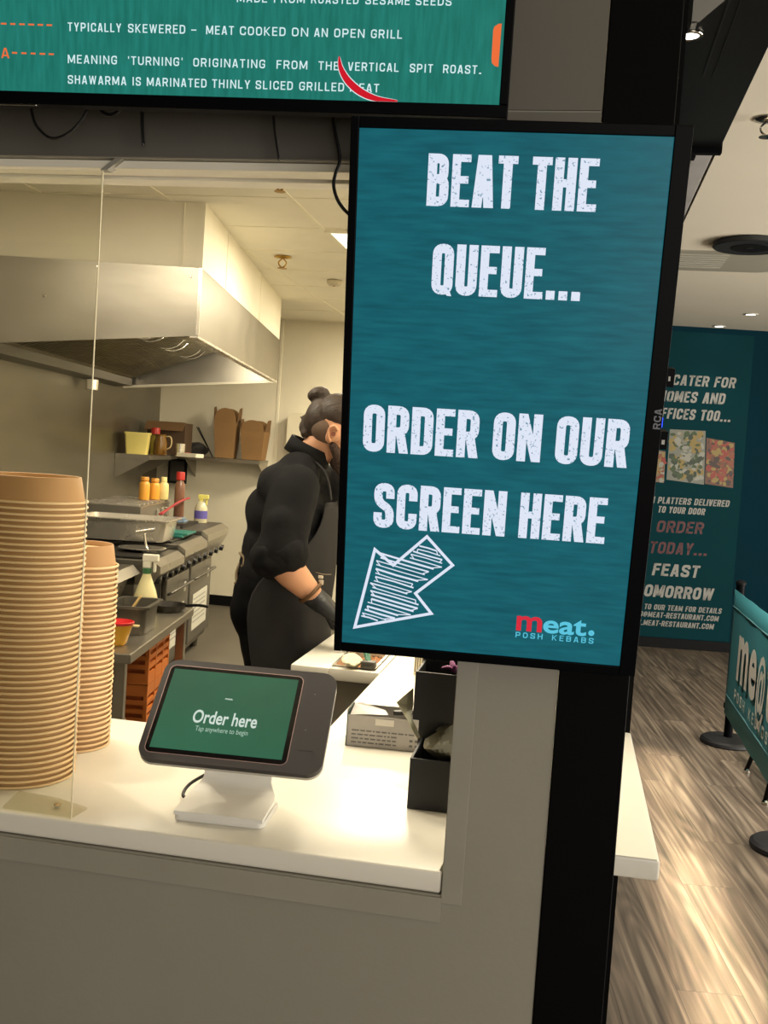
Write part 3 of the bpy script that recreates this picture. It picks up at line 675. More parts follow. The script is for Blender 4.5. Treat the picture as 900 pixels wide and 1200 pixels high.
def crescent(m, k, off):
    bm = bmesh.new(); pts = smoothpts([Vector((*mloc(x, y), 0)) for x, y in ((397.5, 66), (399.5, 80), (408, 95), (423, 108), (442, 116), (466, 118.6))], 6); n = len(pts)
    ws = [.0009 + .0085 * math.sin(PI * min(1, (i / (n - 1)) * .98)) ** .8 for i in range(n)]
    A = []; Bq = []
    for i, p in enumerate(pts):
        d = (pts[min(i + 1, n - 1)] - pts[max(i - 1, 0)]).normalized(); nn = Vector((-d.y, d.x, 0))
        a = p + nn * ws[i] * k * .5 + Vector((0, 0, 0)); b = p - nn * ws[i] * k * .5
        A.append(bm.verts.new((a.x, off, max(.0002, a.y)))); Bq.append(bm.verts.new((b.x, off, max(.0002, b.y))))
    for i in range(n - 1): bm.faces.new((A[i], A[i + 1], Bq[i + 1], Bq[i]))
    return obj('chilli_picture', bm, m, t)
crescent(emis('menu_white', (214, 238, 240)), 1.25, -.0020); crescent(emis('chilli_red', (206, 22, 40), 1.0), 1.0, -.0024)
obj('maker_plate', B1(-.40, -.385, -.0046, -.004, -.011, -.007), mat('plate_grey', (70, 74, 78), .4, .5), t)
obj('underside_trim', bxs([(-.5, -.375, .0, .006, -.0185, -.017), (-.30, -.20, .0, .006, -.0185, -.017)], .0005), M_CHROME, t)

# cables hanging below the menu screen
M_CAB = mat('black_cable', (15, 15, 16), .45)
def pxpts(l, Y): return [at(x, y, Y) for x, y in l]
tag(obj('power_cable', T1(pxpts([(36, 118), (37, 130), (43, 148), (60, 162), (80, 156), (96, 140), (103, 126), (104, 116)], 1.46), .0022, 8), M_CAB, smooth=True), 'thin black cable looping down below the left of the menu screen', 'cable')
tag(obj('power_cable', T1(pxpts([(115, 120), (120, 131), (130, 135), (140, 129), (144, 120)], 1.47), .0030, 8), M_CAB, smooth=True), 'short black cable loop tucked under the menu screen beside the strap', 'cable')
tag(obj('strap', T1(pxpts([(166.5, 118), (166.5, 145), (168, 171)], 1.48), .0052, 8, flat=.35), M_CAB, smooth=True), 'short black strap hanging under the middle-left of the menu screen', 'strap')
tag(obj('strap', T1(pxpts([(320, 128), (322, 155), (327, 188)], 1.49), .0042, 8, flat=.35), M_CAB, smooth=True), 'longer black strap hanging to the top of the opening', 'strap')
tag(obj('power_cable', T1(pxpts([(390, 132), (392, 150), (397, 176), (398, 190), (393, 204), (391, 218), (395, 233), (402, 244), (409, 251)], 1.515), .0026, 8), M_CAB, smooth=True), 'black cable dropping past the opening head to behind the portrait screen', 'cable')

# ================================================================== ORDER KIOSK
KM = tilt((-.5395, 1.650, 1.0416), 7.02, -51.126, 1.22)
base = Vector((-.53, 1.66, CZ))
t = thing('order_kiosk', 'tilted tablet kiosk on a curved stand reading Order here', 'kiosk', base)
LI = Matrix.Translation(base).inverted() @ KM
def kobj(name, bm, m, **k):
    o = obj(name, bm, m, t, **k); o.matrix_local = LI; return o
M_KD = mat('kiosk_dark_plastic', (50, 46, 49), .45, bump=.02, bscale=300); M_KG = mat('kiosk_pale_plastic', (196, 192, 182), .4)
bm = PR(rrect(.305, .2085, .026, 8, .0245, -.0005), 1, -.0030, .0075)
kobj('head_case', bm, M_KD, auto=35)
bm = PR(rrect(.305, .2085, .026, 8, .0245, -.0005), 1, .0078, .0135)
kobj('head_back', bm, M_KG, auto=35)
def ring(w, h, r, t_, cx, cy, y):
    A = rrect(w, h, r, 8, cx, cy); Bq = rrect(w - 2 * t_, h - 2 * t_, max(.001, r - t_), 8, cx, cy); bm = bmesh.new()
    a = [bm.verts.new((p[0], y, p[1])) for p in A]; b = [bm.verts.new((p[0], y, p[1])) for p in Bq]; n = len(a)
    for i in range(n): bm.faces.new((a[i], a[(i + 1) % n], b[(i + 1) % n], b[i]))
    return bm
kobj('tablet_edge', ring(.2375, .1835, .012, .0011, .0005, -.0005, -.0034), mat('pink_metal', (236, 200, 200), .25, .6))
kobj('tablet_glass', PR(rrect(.2350, .181, .011, 8, .0005, -.0005), 1, -.0036, -.0031), mat('tablet_glass', (16, 14, 16), .12))
KW, KH = .2198 / 2, .1648 / 2
disp = kobj('display', B1(-KW, KW, -.0040, -.0037, -KH, KH), emis('kiosk_green', (40, 98, 72), 1.0, (34, 86, 62), scale=5, lo=.35, hi=.65, gloss=True))
kp = lambda x, y: (x, -.0044, y)
M_KT = emis('kiosk_white', (206, 220, 208), 1.0)
for o in (fonttext('Order here', -.0535, .0560, -.0262, .0262, kp, M_KT, t, bold=.018), fonttext('Tap anywhere to begin', -.0440, .0450, -.0425, .0098, kp, mat('x', ) if False else emis('kiosk_grey', (160, 186, 168), 1.0), t, bold=.006), fonttext('meat.', -.0078, .0058, .0258, .0036, kp, M_KT, t, bold=.02)):
    o.matrix_local = LI
kobj('reader_slot', bxs([(.1325, .158, -.0033, -.0029, -.060, -.0592), (.1585, .1592, -.0033, -.0029, -.085, -.060)]), mat('seam_dark', (40, 38, 40), .5))
kobj('reader_dots', bxs([(.142, .1435, -.0033, -.0029, .055, .0565), (.138, .1395, -.0033, -.0029, -.02, -.0185)]), mat('dot_grey', (130, 126, 126), .5))
# stand: a bent plate, wider at the foot
prof = smoothpts([(-.064, .0035), (-.03, .006), (.03, .010), (.052, .020), (.058, .045), (.050, .085), (.028, .135), (.012, .158)], 6)
bm = bmesh.new(); rows = []
for i, p in enumerate(prof):
    s = i / (len(prof) - 1); hw = .0755 - .0150 * min(1, max(0, (s - .25) / .25)); th = .0035 if s < .3 else .006
    d = (prof[min(i + 1, len(prof) - 1)] - prof[max(i - 1, 0)]).normalized(); nrm = Vector((-d.y, d.x))
    q = [(p.x + nrm.x * th, p.y + nrm.y * th), (p.x - nrm.x * th, p.y - nrm.y * th)]
    rows.append([bm.verts.new((sx * hw, yy, max(.0005, zz) + .010)) for (yy, zz), sx in ((q[0], -1), (q[0], 1), (q[1], 1), (q[1], -1))])
for a, b in zip(rows, rows[1:]):
    for j in range(4): bm.faces.new((a[j], a[(j + 1) % 4], b[(j + 1) % 4], b[j]))
bm.faces.new(rows[0]); bm.faces.new(rows[-1][::-1])
M_KW = mat('kiosk_white_stand', (228, 226, 220), .35)
obj('stand', bm, M_KW, t, auto=40).rotation_euler = (0, 0, math.radians(3))
o = obj('foot', PR(rrect(.153, .118, .012, 5, 0, -.003), 2, .0006, .0105), M_KW, t, auto=40); o.rotation_euler = (0, 0, math.radians(3))
tag(obj('kiosk_cable', T1([(-.605, 1.692, CZ + .004), (-.625, 1.695, CZ + .006), (-.622, 1.72, CZ + .02), (-.59, 1.745, CZ + .04), (-.56, 1.742, CZ + .06)], .003, 8), M_CAB, smooth=True), 'short black cable curling from the left of the kiosk stand', 'cable')

# ================================================================== THINGS ON THE COUNTER
t = thing('glove_box', 'torn-open grey cardboard box with small print on the counter', 'box', (-.325, 2.19, CZ), math.radians(4))
M_CARD = mat('grey_printed_card', (176, 172, 168), .4, var=.12, vscale=14, bump=.05, bscale=40)
bm = bmesh.new(); w2, d2, h = .105, .052, .068
box(bm, -w2, w2, -d2, -d2 + .001, .0005, h); box(bm, -w2, w2, d2 - .001, d2, .0005, h); box(bm, -w2, w2, -d2, d2, .0005, .0015); box(bm, w2 - .001, w2, -d2, d2, .0005, h)
obj('carton', bm, M_CARD, t)
bm = bmesh.new(); prism(bm, [(-d2 - .002, .001), (d2, .001), (d2, h + .006), (-d2 - .002, h + .012)], 0, -w2 - .0012, -w2 + .0004)
obj('end_panel', bm, mat('dark_green_print', (40, 62, 54), .35, var=.2, vscale=20), t)
obj('end_strip', PR([(-d2 - .0015, .0015), (d2, .0015), (d2, .03), (-d2 - .0015, .022)], 0, -w2 - .0022, -w2 - .0014), mat('pale_print', (196, 196, 190), .4), t)
# torn lid pieces
bm = bmesh.new()
for poly in ([(-.10, -.05, h), (-.06, -.051, h + .004), (-.02, -.035, h + .002), (-.03, .0, h + .003), (-.09, .05, h + .004), (-.104, .05, h)], [(.0, .05, h), (.10, .05, h), (.10, -.02, h + .003), (.05, .0, h + .006), (.02, .02, h + .001)], [(-.01, -.052, h - .001), (.10, -.052, h - .001), (.10, -.036, h + .004), (.04, -.04, h + .006), (.01, -.046, h - .006)]):
    bm.faces.new([bm.verts.new(p) for p in poly])
o = obj('torn_lid', bm, M_CARD, t)
md = o.modifiers.new('s', 'SOLIDIFY'); md.thickness = .0008
o = obj('torn_edge', bxs([(-.045, -.005, -.0535, -.0525, .05, .064)]), mat('torn_card_white', (226, 222, 214), .8), t)
bm = bmesh.new()
for r_ in range(4):
    z = .034 - .0085 * r_; x = -.095
    while x < (.0 if r_ else .035):
        l = rnd.uniform(.004, .016); box(bm, x, x + l, -d2 - .0006, -d2 - .0001, z, z + .003); x += l + .003
for r_ in range(2):
    for k in range(6): box(bm, .03 + .012 * k, .037 + .012 * k, -d2 - .0006, -d2 - .0001, .016 - .011 * r_ + .004, .021 - .011 * r_ + .004)
obj('small_print', bm, mat('print_ink', (110, 108, 108), .6), t)
bm = bmesh.new(); prism(bm, [(-.014, 0), (-.006, -.004), (.06, -.002), (.075, .012), (.072, .020), (.01, .012), (-.012, .010)], 2, -.004, .004)
o = obj('black_glove', bm, mat('nitrile_black', (26, 27, 28), .45), None); tag(o, 'black disposable glove poking out of the torn grey box', 'glove')
o.matrix_world = Matrix.Translation((-.318, 2.155, CZ + .077)) @ Matrix.Rotation(.1, 4, 'Z') @ Matrix.Rotation(-.12, 4, 'Y')

t = thing('bin_rack', 'black two-tier bin rack on the counter beside the opening', 'rack', (-.195, 1.86, CZ))
M_BIN = mat('black_bin', (30, 31, 33), .5, bump=.01)
def openbin(x0, x1, y0, y1, z0, z1, th=.004):
    bm = bmesh.new()
    box(bm, x0, x1, y0, y0 + th, z0, z1); box(bm, x0, x1, y1 - th, y1, z0, z1)
    box(bm, x0, x0 + th, y0 + th, y1 - th, z0, z1); box(bm, x1 - th, x1, y0 + th, y1 - th, z0, z1); box(bm, x0 + th, x1 - th, y0 + th, y1 - th, z0, z0 + th)
    return bm
a = obj('lower_bin', openbin(-.045, .038, -.070, .07, .0008, .092), M_BIN, t)
b = obj('upper_bin', openbin(-.049, .042, -.045, .07, .155, .243), M_BIN, t)
obj('back_plate', B1(-.052, .045, .0705, .075, .0008, .255), M_BIN, t)
for bx_, zz, yy in ((a, (.022, .070), -.070), (b, (.180,), -.045)):
    for z in zz: obj('rivet', L1([(.0003, -.0022), (.0022, -.0016), (.003, 0)], n=12), M_CHROME, bx_).matrix_local = Matrix.Translation((-.038, yy, z)) @ Matrix.Rotation(-PI / 2, 4, 'X') @ Matrix.Scale(-1, 4, (0, 0, 1))
def crumple(name, label, c, size, m, seed, flat=.5, cat='paper', group=None):
    bm = bmesh.new(); bmesh.ops.create_icosphere(bm, subdivisions=3, radius=1.0); r = random.Random(seed)
    dirs = [(Vector((r.gauss(0, 1), r.gauss(0, 1), r.gauss(0, 1))).normalized(), r.uniform(.55, .95)) for _ in range(16)]
    for v in bm.verts:
        d = v.co.normalized(); k = min((h_ / max(.05, d.dot(n_)) for n_, h_ in dirs if d.dot(n_) > .05), default=1)
        v.co = Vector((d.x * size[0], d.y * size[1], d.z * size[2])) * min(k, 1.25)
    o = obj(name, bm, m); o.location = c; return tag(o, label, cat, group)
M_WAX = mat('grey_wrap_paper', (122, 118, 98), .5, var=.1, vscale=30); M_WAXL = mat('cream_wrap_paper', (190, 184, 152), .5, var=.06, vscale=30)
crumple('wrap_paper', 'crumpled greyish wrap paper standing in the lower black bin', (-.194, 1.845, CZ + .108), (.036, .045, .036), M_WAX, 4)
crumple('wrap_paper', 'darker folded wrap paper just below the upper black bin', (-.175, 1.885, CZ + .131), (.030, .03, .016), mat('dark_wrap_paper', (84, 80, 66), .5, var=.1), 9)
bm = bmesh.new(); V = [at(464.5, 823, 1.86), at(477, 812, 1.87), at(484, 806, 1.885), at(484, 826, 1.885), at(481, 842, 1.88), at(492, 864, 1.87), at(489, 866, 1.865), at(484, 858, 1.855), at(476, 842, 1.85)]
vs = [bm.verts.new(v) for v in V]; cpt = bm.verts.new(at(476, 826, 1.872))
for i in range(len(vs)): bm.faces.new((vs[i], vs[(i + 1) % len(vs)], cpt))
o = obj('wrap_paper', bm, M_WAXL); md = o.modifiers.new('s', 'SOLIDIFY'); md.thickness = .0012
tag(o, 'cream sheet of wrap paper folded out to the left between the black bins', 'paper')
t = thing('purple_flower', 'small purple artificial flower in the upper black bin', 'flower', (-.178, 1.86, CZ + .243))
bm = bmesh.new()
for k in range(7):
    a = k * 2 * PI / 7 + .3; r_ = .014 + .006 * (k % 2)
    tube(bm, [(0, 0, -.004), (math.cos(a) * r_ * .6, math.sin(a) * r_ * .6, .004), (math.cos(a) * r_ * 1.25, math.sin(a) * r_ * 1.25, .001 + .006 * (k % 3))], lambda s: .0035 + .003 * math.sin(PI * s), 6, 4, .5)
obj('petals', bm, mat('purple_petal', (150, 84, 132), .6, var=.15, vscale=40), t, smooth=True)
obj('stalk', T1([(0, 0, -.003), (.008, .004, -.04), (.0, .0, -.08)], .0022, 6), mat('dark_stem', (40, 36, 40), .6), t)
t = thing('striped_carton', 'small cream striped carton standing behind the upper black bin', 'carton', tuple(atz(492, 790, CZ)))
obj('carton', B1(-.016, .016, -.02, .02, .0006, .10, bev=.001), mat('cream_card', (210, 200, 172), .6), t)
obj('stripes', bxs([(-.0135 + .0065 * k, -.0105 + .0065 * k, -.0206, -.0201, .01, .09) for k in range(5)]), mat('stripe_ink', (120, 108, 92), .6), t)

# ================================================================== BACK COUNTER WITH WELLS
t = thing('prep_counter', 'white-topped grey prep counter with sunk food wells in front of the chef', 'counter', (-.62, 3.6, 0))
bm = bmesh.new()
fx0, fx1, fy0, fy1 = -.134, .128, -.725, .8
box(bm, fx0, -.02, fy0, fy1, CZ0, CZ, bev=.004); box(bm, -.02, fx1, fy0, -.695, CZ0, CZ, bev=.002); box(bm, .112, fx1, -.695, fy1, CZ0, CZ); box(bm, -.02, .112, -.30, -.27, CZ0, CZ); box(bm, -.02, .112, .3, fy1, CZ0, CZ)
obj('worktop', bm, M_SOLID, t, auto=40)
obj('cabinet', bxs([(-.124, .128, -.705, .79, KZ + .001, .70), (-.124, .128, -.705, -.69, .70, CZ0 - .001), (-.124, -.11, -.69, .79, .70, CZ0 - .001), (.113, .128, -.69, .79, .70, CZ0 - .001)]), mat('prep_cabinet_grey', (128, 122, 110), .45), t)
obj('plinth', B1(-.10, .12, -.69, .78, .0006 + KZ - .003, KZ + .001), M_BLKM, t)
def pan(name, label, x0, x1, y0, y1, z0, z1, m, content=None, group=None):
    t = thing(name, label, 'food pan', ((x0 + x1) / 2, (y0 + y1) / 2, z1), group=group); a, b = (x1 - x0) / 2, (y1 - y0) / 2; d = z1 - z0
    bm = bmesh.new(); th = .002
    R = [rrect(2 * (a + .008), 2 * (b + .008), .012), rrect(2 * a, 2 * b, .01), rrect(2 * a * .94, 2 * b * .94, .012), rrect(2 * (a * .94 - th), 2 * (b * .94 - th), .01)]
    zz = [.001, .001, -d, -d]
    rings = [[bm.verts.new((p[0], p[1], z)) for p in r_] for r_, z in zip(R, zz)]
    n = len(rings[0])
    for A, Bq in ((rings[0], rings[1]), (rings[1], rings[2])):
        for i in range(n): bm.faces.new((A[i], A[(i + 1) % n], Bq[(i + 1) % n], Bq[i]))
    bm.faces.new(rings[2])
    o = obj('pan', bm, m, t); md = o.modifiers.new('s', 'SOLIDIFY'); md.thickness = .0015; md.offset = 0
    if content:
        bm = bmesh.new(); bmesh.ops.create_grid(bm, x_segments=18, y_segments=18, size=1); r_ = random.Random(len(label))
        for v in bm.verts: v.co = Vector((v.co.x * a * .93, v.co.y * b * .93, -d * .35 + r_.uniform(-.006, .006)))
        o = tag(obj('food', bm, content, None, smooth=True), 'loose food filling the ' + label, 'food', kind='stuff'); o.location = t.location
    return t
M_FOOD1 = mat('red_brown_filling', (170, 110, 62), .6, var=.35, vscale=40, bump=.3); M_FOOD2 = mat('pale_filling', (200, 176, 120), .6, var=.25, vscale=40, bump=.3)
pan('food_pan', 'steel well of reddish filling in the near end of the prep counter', -.632, -.518, 2.915, 3.285, .76, CZ + .002, M_STEELB, M_FOOD1)
pan('food_pan', 'steel well of pale filling in the far end of the prep counter', -.632, -.518, 3.34, 3.88, .76, CZ + .002, M_STEELB, M_FOOD2)
o = crumple('cloth_bag', 'cream cloth lying on the near corner of the prep counter', tuple(atz(411, 776, CZ + .02) + Vector((0, .02, -.0))), (.040, .05, .022), mat('cream_cloth', (226, 216, 186), .8, var=.05), 12, cat='cloth')
t = thing('hand_scraper', 'green-handled scraper with dark head resting at the wells', 'scraper', tuple(atz(432, 780, CZ + .012)))
obj('handle', T1([(0, 0, .004), (-.018, .05, .03), (-.035, .09, .05)], lambda s: .008 + .002 * math.sin(PI * s), 10), mat('green_plastic', (58, 110, 88), .4), t, smooth=True)
obj('head', B1(-.022, .022, -.016, .016, -.009, .014, bev=.006), mat('dark_grey_plastic', (66, 62, 54), .5), t, auto=40)

# ================================================================== FAR WALL POSTER
MCI = MC.inverted()
def wloc(px, py):
    v = MCI @ atp(px, py, WC - NC * .004, NC); return v.x, v.z
xr, _ = wloc(858, 700); _, zt = wloc(868, 428); xl, _ = wloc(700, 600)
t = thing('wall_poster', 'dark teal wall poster reading FEAST TOMORROW with platter pictures', 'poster', mtx=MC.copy())
obj('sheet', B1(xl - .1, xr, -.003, -.0005, .088, zt + .25), M_POSTER, t)
wp = lambda x, y: (x, -.0042, y)
M_PW = mat('poster_white', (150, 149, 142), .5); M_PR = mat('poster_red', (74, 8, 17), .5)
def wline(s, pre, xa, ya, xb, yb_, cap, m, gap=.2, tk=.2, space=.5):
    x0, z0 = wloc(xa, ya); x1, z1 = wloc(xb, yb_); _, zz = wloc(xa, ya - cap)
    lettering(s, x0, x1, z0, zz - z0, tk, wp, m, t, gap=gap, prefix=pre, slant=.14, space=space, slope=(z1 - z0) / (x1 - x0))
wline('CATER FOR', 'WE ', 787.5, 451, 861, 455, 12.4, M_PW); wline('OMES AND', 'H', 780.5, 470.5, 848.5, 474, 13, M_PW); wline('FICES TOO...', 'OF', 781, 490.5, 855.5, 494.6, 12.6, M_PW)
wline('PLATTERS DELIVERED', 'FRESH ', 770.5, 589.8, 854, 594.2, 7.8, M_PW, .2, .2); wline('TO YOUR DOOR', '', 770.5, 600.5, 825.5, 603.7, 7.8, M_PW)
wline('ORDER', '', 768.5, 623.5, 823, 626, 14, M_PR); wline('TODAY...', '', 760, 648, 828, 651.6, 14, M_PR)
wline('FEAST', '', 763.6, 674, 818, 677.3, 14.4, M_PW, .2, .22); wline('OMORROW', 'T', 754, 698.6, 834.5, 704, 14.4, M_PW, .16, .22)
wline('TO OUR TEAM FOR DETAILS', 'SPEAK ', 754.6, 713.7, 845, 719.4, 6.4, M_PW); wline('@MEAT-RESTAURANT.COM', 'INFO', 753.3, 722.5, 841.4, 728.4, 6.4, M_PW); wline('.MEAT-RESTAURANT.COM', 'WWW', 751, 732.3, 835.7, 737.7, 6.4, M_PW)
def platter(pxs, basem, mats, n, rad, seed):
    r = random.Random(seed); P = [wloc(*p) for p in pxs]
    bm = bmesh.new(); bm.faces.new([bm.verts.new((x, -.0042, z)) for x, z in P]); pl = obj('platter_picture', bm, basem, t)
    bms = [bmesh.new() for _ in mats]
    for k in range(n):
        u, v = r.uniform(.07, .93), r.uniform(.05, .95)
        a = Vector(P[0]).lerp(Vector(P[1]), u); b = Vector(P[3]).lerp(Vector(P[2]), u); c = a.lerp(b, v)
        q = r.randrange(len(mats)); s = rad * r.uniform(.6, 1.4); st = r.uniform(.4, 1); an = r.uniform(0, PI)
        vs = []
        for j in range(9):
            th = 2 * PI * j / 9; e = Vector((math.cos(th) * s, math.sin(th) * s * st)) * r.uniform(.75, 1.1); e.rotate(Matrix.Rotation(an, 2))
            vs.append(bms[q].verts.new((c.x + e.x, -.0044 - .0000012 * k, c.y + e.y)))
        bms[q].faces.new(vs)
    for bm, m in zip(bms, mats): obj('picture_food', bm, m, pl)
G = [mat('print_green', (52, 72, 32), .5), mat('print_yellow', (138, 118, 56), .5), mat('print_white', (146, 146, 134), .5), mat('print_dark', (36, 52, 30), .5)]
Rr = [mat('print_brown', (128, 66, 34), .5), mat('print_red', (140, 44, 28), .5), mat('print_yellow'), mat('print_dark2', (52, 34, 24), .5)]
platter([(785, 503), (827, 505), (825, 568), (781, 562)], mat('print_tray', (116, 118, 106), .5), G, 150, .026, 1)
platter([(828, 513), (861, 519), (859, 572), (826, 567)], mat('print_tray2', (96, 58, 36), .5), Rr, 130, .024, 2)
platter([(768, 527), (780, 529), (778, 566), (764, 564)], mat('print_tray3', (120, 96, 70), .5), Rr[:3] + G[2:3], 40, .022, 3)

# ================================================================== BARRIER
BXL = .95; BY0, BY1 = 4.36, 5.93
M_BAN = mat('teal_banner_cloth', (58, 132, 136), .7, var=.06, vscale=4, bump=.05, bscale=30)
t = thing('barrier_banner', 'teal cloth barrier banner lettered in white between two posts', 'banner', (BXL, BY1, 0))
bm = bmesh.new(); NXS = 24
rows = []
for i in range(NXS + 1):
    y = -.01 - (BY1 - BY0 - .02) * i / NXS; wv = .004 * math.sin(i * .9) * math.sin(PI * i / NXS)
    rows.append([bm.verts.new((wv * (1 - abs(z - .5)), y, z)) for z in (.18, .29, .40, .55, .70, .79, .875)])
for a, b in zip(rows, rows[1:]):
    for j in range(6): bm.faces.new((a[j], b[j], b[j + 1], a[j + 1]))
o = obj('cloth', bm, M_BAN, t, smooth=True); md = o.modifiers.new('s', 'SOLIDIFY'); md.thickness = .003
obj('hem', bxs([(-.0075, .0075, -(BY1 - BY0) + .02, -.02, z, z + .004) for z in (.29, .782)]), mat('pale_hem', (92, 140, 138), .7), t)
bp_ = lambda x, y: (-.0135, -x, y)
fonttext('m', .354, .66, .455, .225, bp_, M_PW if False else mat('banner_white', (226, 220, 200), .6), t, 'lettering', .03)
fonttext('e', .70, .89, .452, .225, bp_, mat('banner_white'), t, 'lettering', .03)
fonttext('@', .92, 1.12, .425, .26, bp_, mat('banner_white'), t, 'lettering', .02)
fonttext('t', 1.15, 1.28, .448, .29, bp_, mat('banner_white'), t, 'lettering', .03)
lettering('POSH KEBABS', .345, 1.262, .335, .055, .2, bp_, mat('banner_white'), t, gap=.7, space=.9)
def post(y, label):
    t = thing('barrier_post', label, 'post', (BXL + .035, y, 0))
    obj('base', L1([(.001, .001), (.145, .001), (.150, .008), (.148, .022), (.135, .032), (.03, .040), (.001, .041)], n=56), mat('black_rubber', (34, 34, 35), .6, var=.06, vscale=10), t, auto=30)
    obj('pole', C1((0, 0, .041), (0, 0, .90), .024, n=28), M_BLKP, t, auto=30)
    obj('cap', L1([(.001, .925), (.018, .922), (.028, .912), (.028, .90), (.001, .90)], n=28), M_BLKM, t, auto=30)
    obj('clip', bxs([(-.036, -.022, -.012, .012, z, z + .03) for z in (.2, .84)], .002), M_BLKM, t)
post(BY1 + .03, 'black barrier post on a disc base at the far end of the banner')
post(BY0 - .03, 'black barrier post on a disc base at the near end of the banner')
t = thing('stool', 'low black stool half hidden behind the barrier banner, chrome feet showing', 'stool', (1.19, 5.16, 0))
obj('seat', L1([(.001, .42), (.17, .42), (.185, .44), (.18, .47), (.001, .48)], n=36), M_BLKM, t, auto=30)
for sx, sy in ((-1, 1), (-1, -1), (1, 1), (1, -1)):
    lg = obj('leg', C1((sx * .10, sy * .14, .42), (sx * .19, sy * .25, .02), .013, .011, 14), M_BLKM, t, smooth=True)
    obj('foot', L1([(.001, .0008), (.016, .0008), (.016, .014), (.011, .022), (.001, .022)], c=(sx * .19, sy * .25, 0), n=16), M_CHROME, lg)

# ================================================================== KITCHEN: HOOD
def bthing(name, label, cat, u, v, z, group=None, rot=0.0):
    return thing(name, label, cat, Bp(u, v, z), TH + rot, group)
HU, HV0, HV1 = 1.205, 1.30, 4.28; HZT = 2.292; HZF = 1.982; HZR = 1.862
t = bthing('extraction_hood', 'long stainless extraction hood with slatted filters over the cook line', 'hood', 0, 0, 0)
# local x = u, local y = -v
def endpoly(): return [(.002, HZR), (HU, HZF), (HU, HZT), (.002, HZT)]
obj('end_panel', PR(endpoly(), 1, -HV1, -HV1 + .008), M_STEEL, t)
obj('end_panel', PR(endpoly(), 1, -HV0 - .008, -HV0), M_STEEL, t)
obj('front_panel', B1(HU - .008, HU, -HV1 + .008, -HV0 - .008, HZF, HZT, bev=.001), mat('shaded_hood_steel', (132, 126, 112), .38, .9, var=.06, vscale=3), t)  # darker steel, the dim reflections on this side are put into the colour
obj('roof_panel', B1(.002, HU - .008, -HV1 + .008, -HV0 - .008, HZT - .01, HZT), M_STEELD, t)
obj('corner_trim', bxs([(HU - .012, HU + .004, -HV1 - .004, -HV1 + .008, HZF, HZT)], .001), M_STEELB, t)
obj('bottom_flange', PR([(.06, HZR - .008), (HU, HZF - .014), (HU, HZF + .004), (.06, HZR + .010)], 1, -HV0 - .05, -HV0 + .001), mat('lit_flange_steel', (226, 220, 200), .35, .3), t)  # pale colour paints in the light caught by the far edge
obj('bottom_flange', bxs([(HU - .04, HU + .002, -HV1, -HV0, HZF - .012, HZF)], .002), M_STEELB, t)
obj('rear_trough', PR([(.004, HZR), (.13, HZR + .01), (.13, HZR + .07), (.118, HZR + .07), (.118, HZR + .022), (.004, HZR + .012)], 1, -HV1 + .01, -HV0 - .06), M_STEELD, t)
obj('baffle', PR([(HU - .30, HZT - .02), (HU - .10, HZF + .09), (HU - .085, HZF + .10), (HU - .28, HZT - .012)], 1, -HV1 + .01, -HV0 - .02), M_STEELD, t)
M_FILT = mat('filter_steel', (150, 142, 118), .35, 1.0, var=.15, vscale=12)
fa = Vector((.125, HZR + .075)); fb = Vector((HU - .22, HZT - .03)); fd = (fb - fa); fl = fd.length; fd /= fl; fn = Vector((-fd.y, fd.x))
nf = 5; fw = (HV1 - HV0 - .10) / nf
for k in range(nf):
    y0 = -HV1 + .03 + fw * k; bm = bmesh.new()
    P = lambda s, d: (fa.x + fd.x * s + fn.x * d, fa.y + fd.y * s + fn.y * d)
    prism(bm, [P(0, 0), P(fl, 0), P(fl, .004), P(0, .004)], 1, y0 + .004, y0 + fw - .004)
    prism(bm, [P(0, -.014), P(.03, -.014), P(.03, .006), P(0, .006)], 1, y0 + .004, y0 + fw - .004); prism(bm, [P(fl - .03, -.014), P(fl, -.014), P(fl, .006), P(fl - .03, .006)], 1, y0 + .004, y0 + fw - .004)
    f = obj('filter', bm, M_FILT, t)
    bm = bmesh.new(); ns = 11
    for j in range(ns):
        ys = y0 + .02 + (fw - .06) * j / (ns - 1)
        prism(bm, [P(.03, -.012), P(fl - .03, -.012), P(fl - .03, .001), P(.03, .001)], 1, ys, ys + .018)
    obj('slats', bm, M_FILT, f)
    bm = bmesh.new()
    for yy in (y0 + fw * .35, y0 + fw * .6): tube(bm, [(P(fl * .5, -.014)[0], yy, P(fl * .5, -.014)[1]), (P(fl * .55, -.035)[0], yy, P(fl * .55, -.035)[1]), (P(fl * .62, -.035)[0], yy, P(fl * .62, -.035)[1]), (P(fl * .67, -.014)[0], yy, P(fl * .67, -.014)[1])], .004, 6, 3)
    obj('handle', bm, M_STEELB, f)
obj('grease_cup', L1([(.001, HZR - .075), (.036, HZR - .075), (.040, HZR - .07), (.043, HZR - .005), (.040, HZR), (.001, HZR)], c=(.075, -2.16, 0), n=24), M_STEELB, t, auto=30)
obj('rivets', bxs([(HU * k / 5 - .006, HU * k / 5 + .006, -HV1 - .0025, -HV1, z - .006, z + .006) for k, z in ((1, 2.16), (2, 2.12), (3, 2.27), (4.8, 2.25))], .002), M_CHROME, t)
# boxing above the hood
o = struct(obj('soffit_left', bxs([(.0, HU - .03, -HV1 + .02, -HV0 + .0, HZT + .001, KC + .003), (HU - .03, HU - .0, -HV1 + .016, -HV0 + .0, HZT + .001, KC + .003)]), M_CREAM)); o.matrix_world = MB
o = struct(obj('trim_6', bxs([(HU - .10, HU - .095, -HV1 + .012, -HV1 + .022, HZT + .001, KC), (HU - .004, HU + .003, -3.65, -3.645, HZT + .001, KC), (HU - .004, HU + .003, -2.4, -2.395, HZT + .001, KC)]), M_GRID)); o.matrix_world = MB

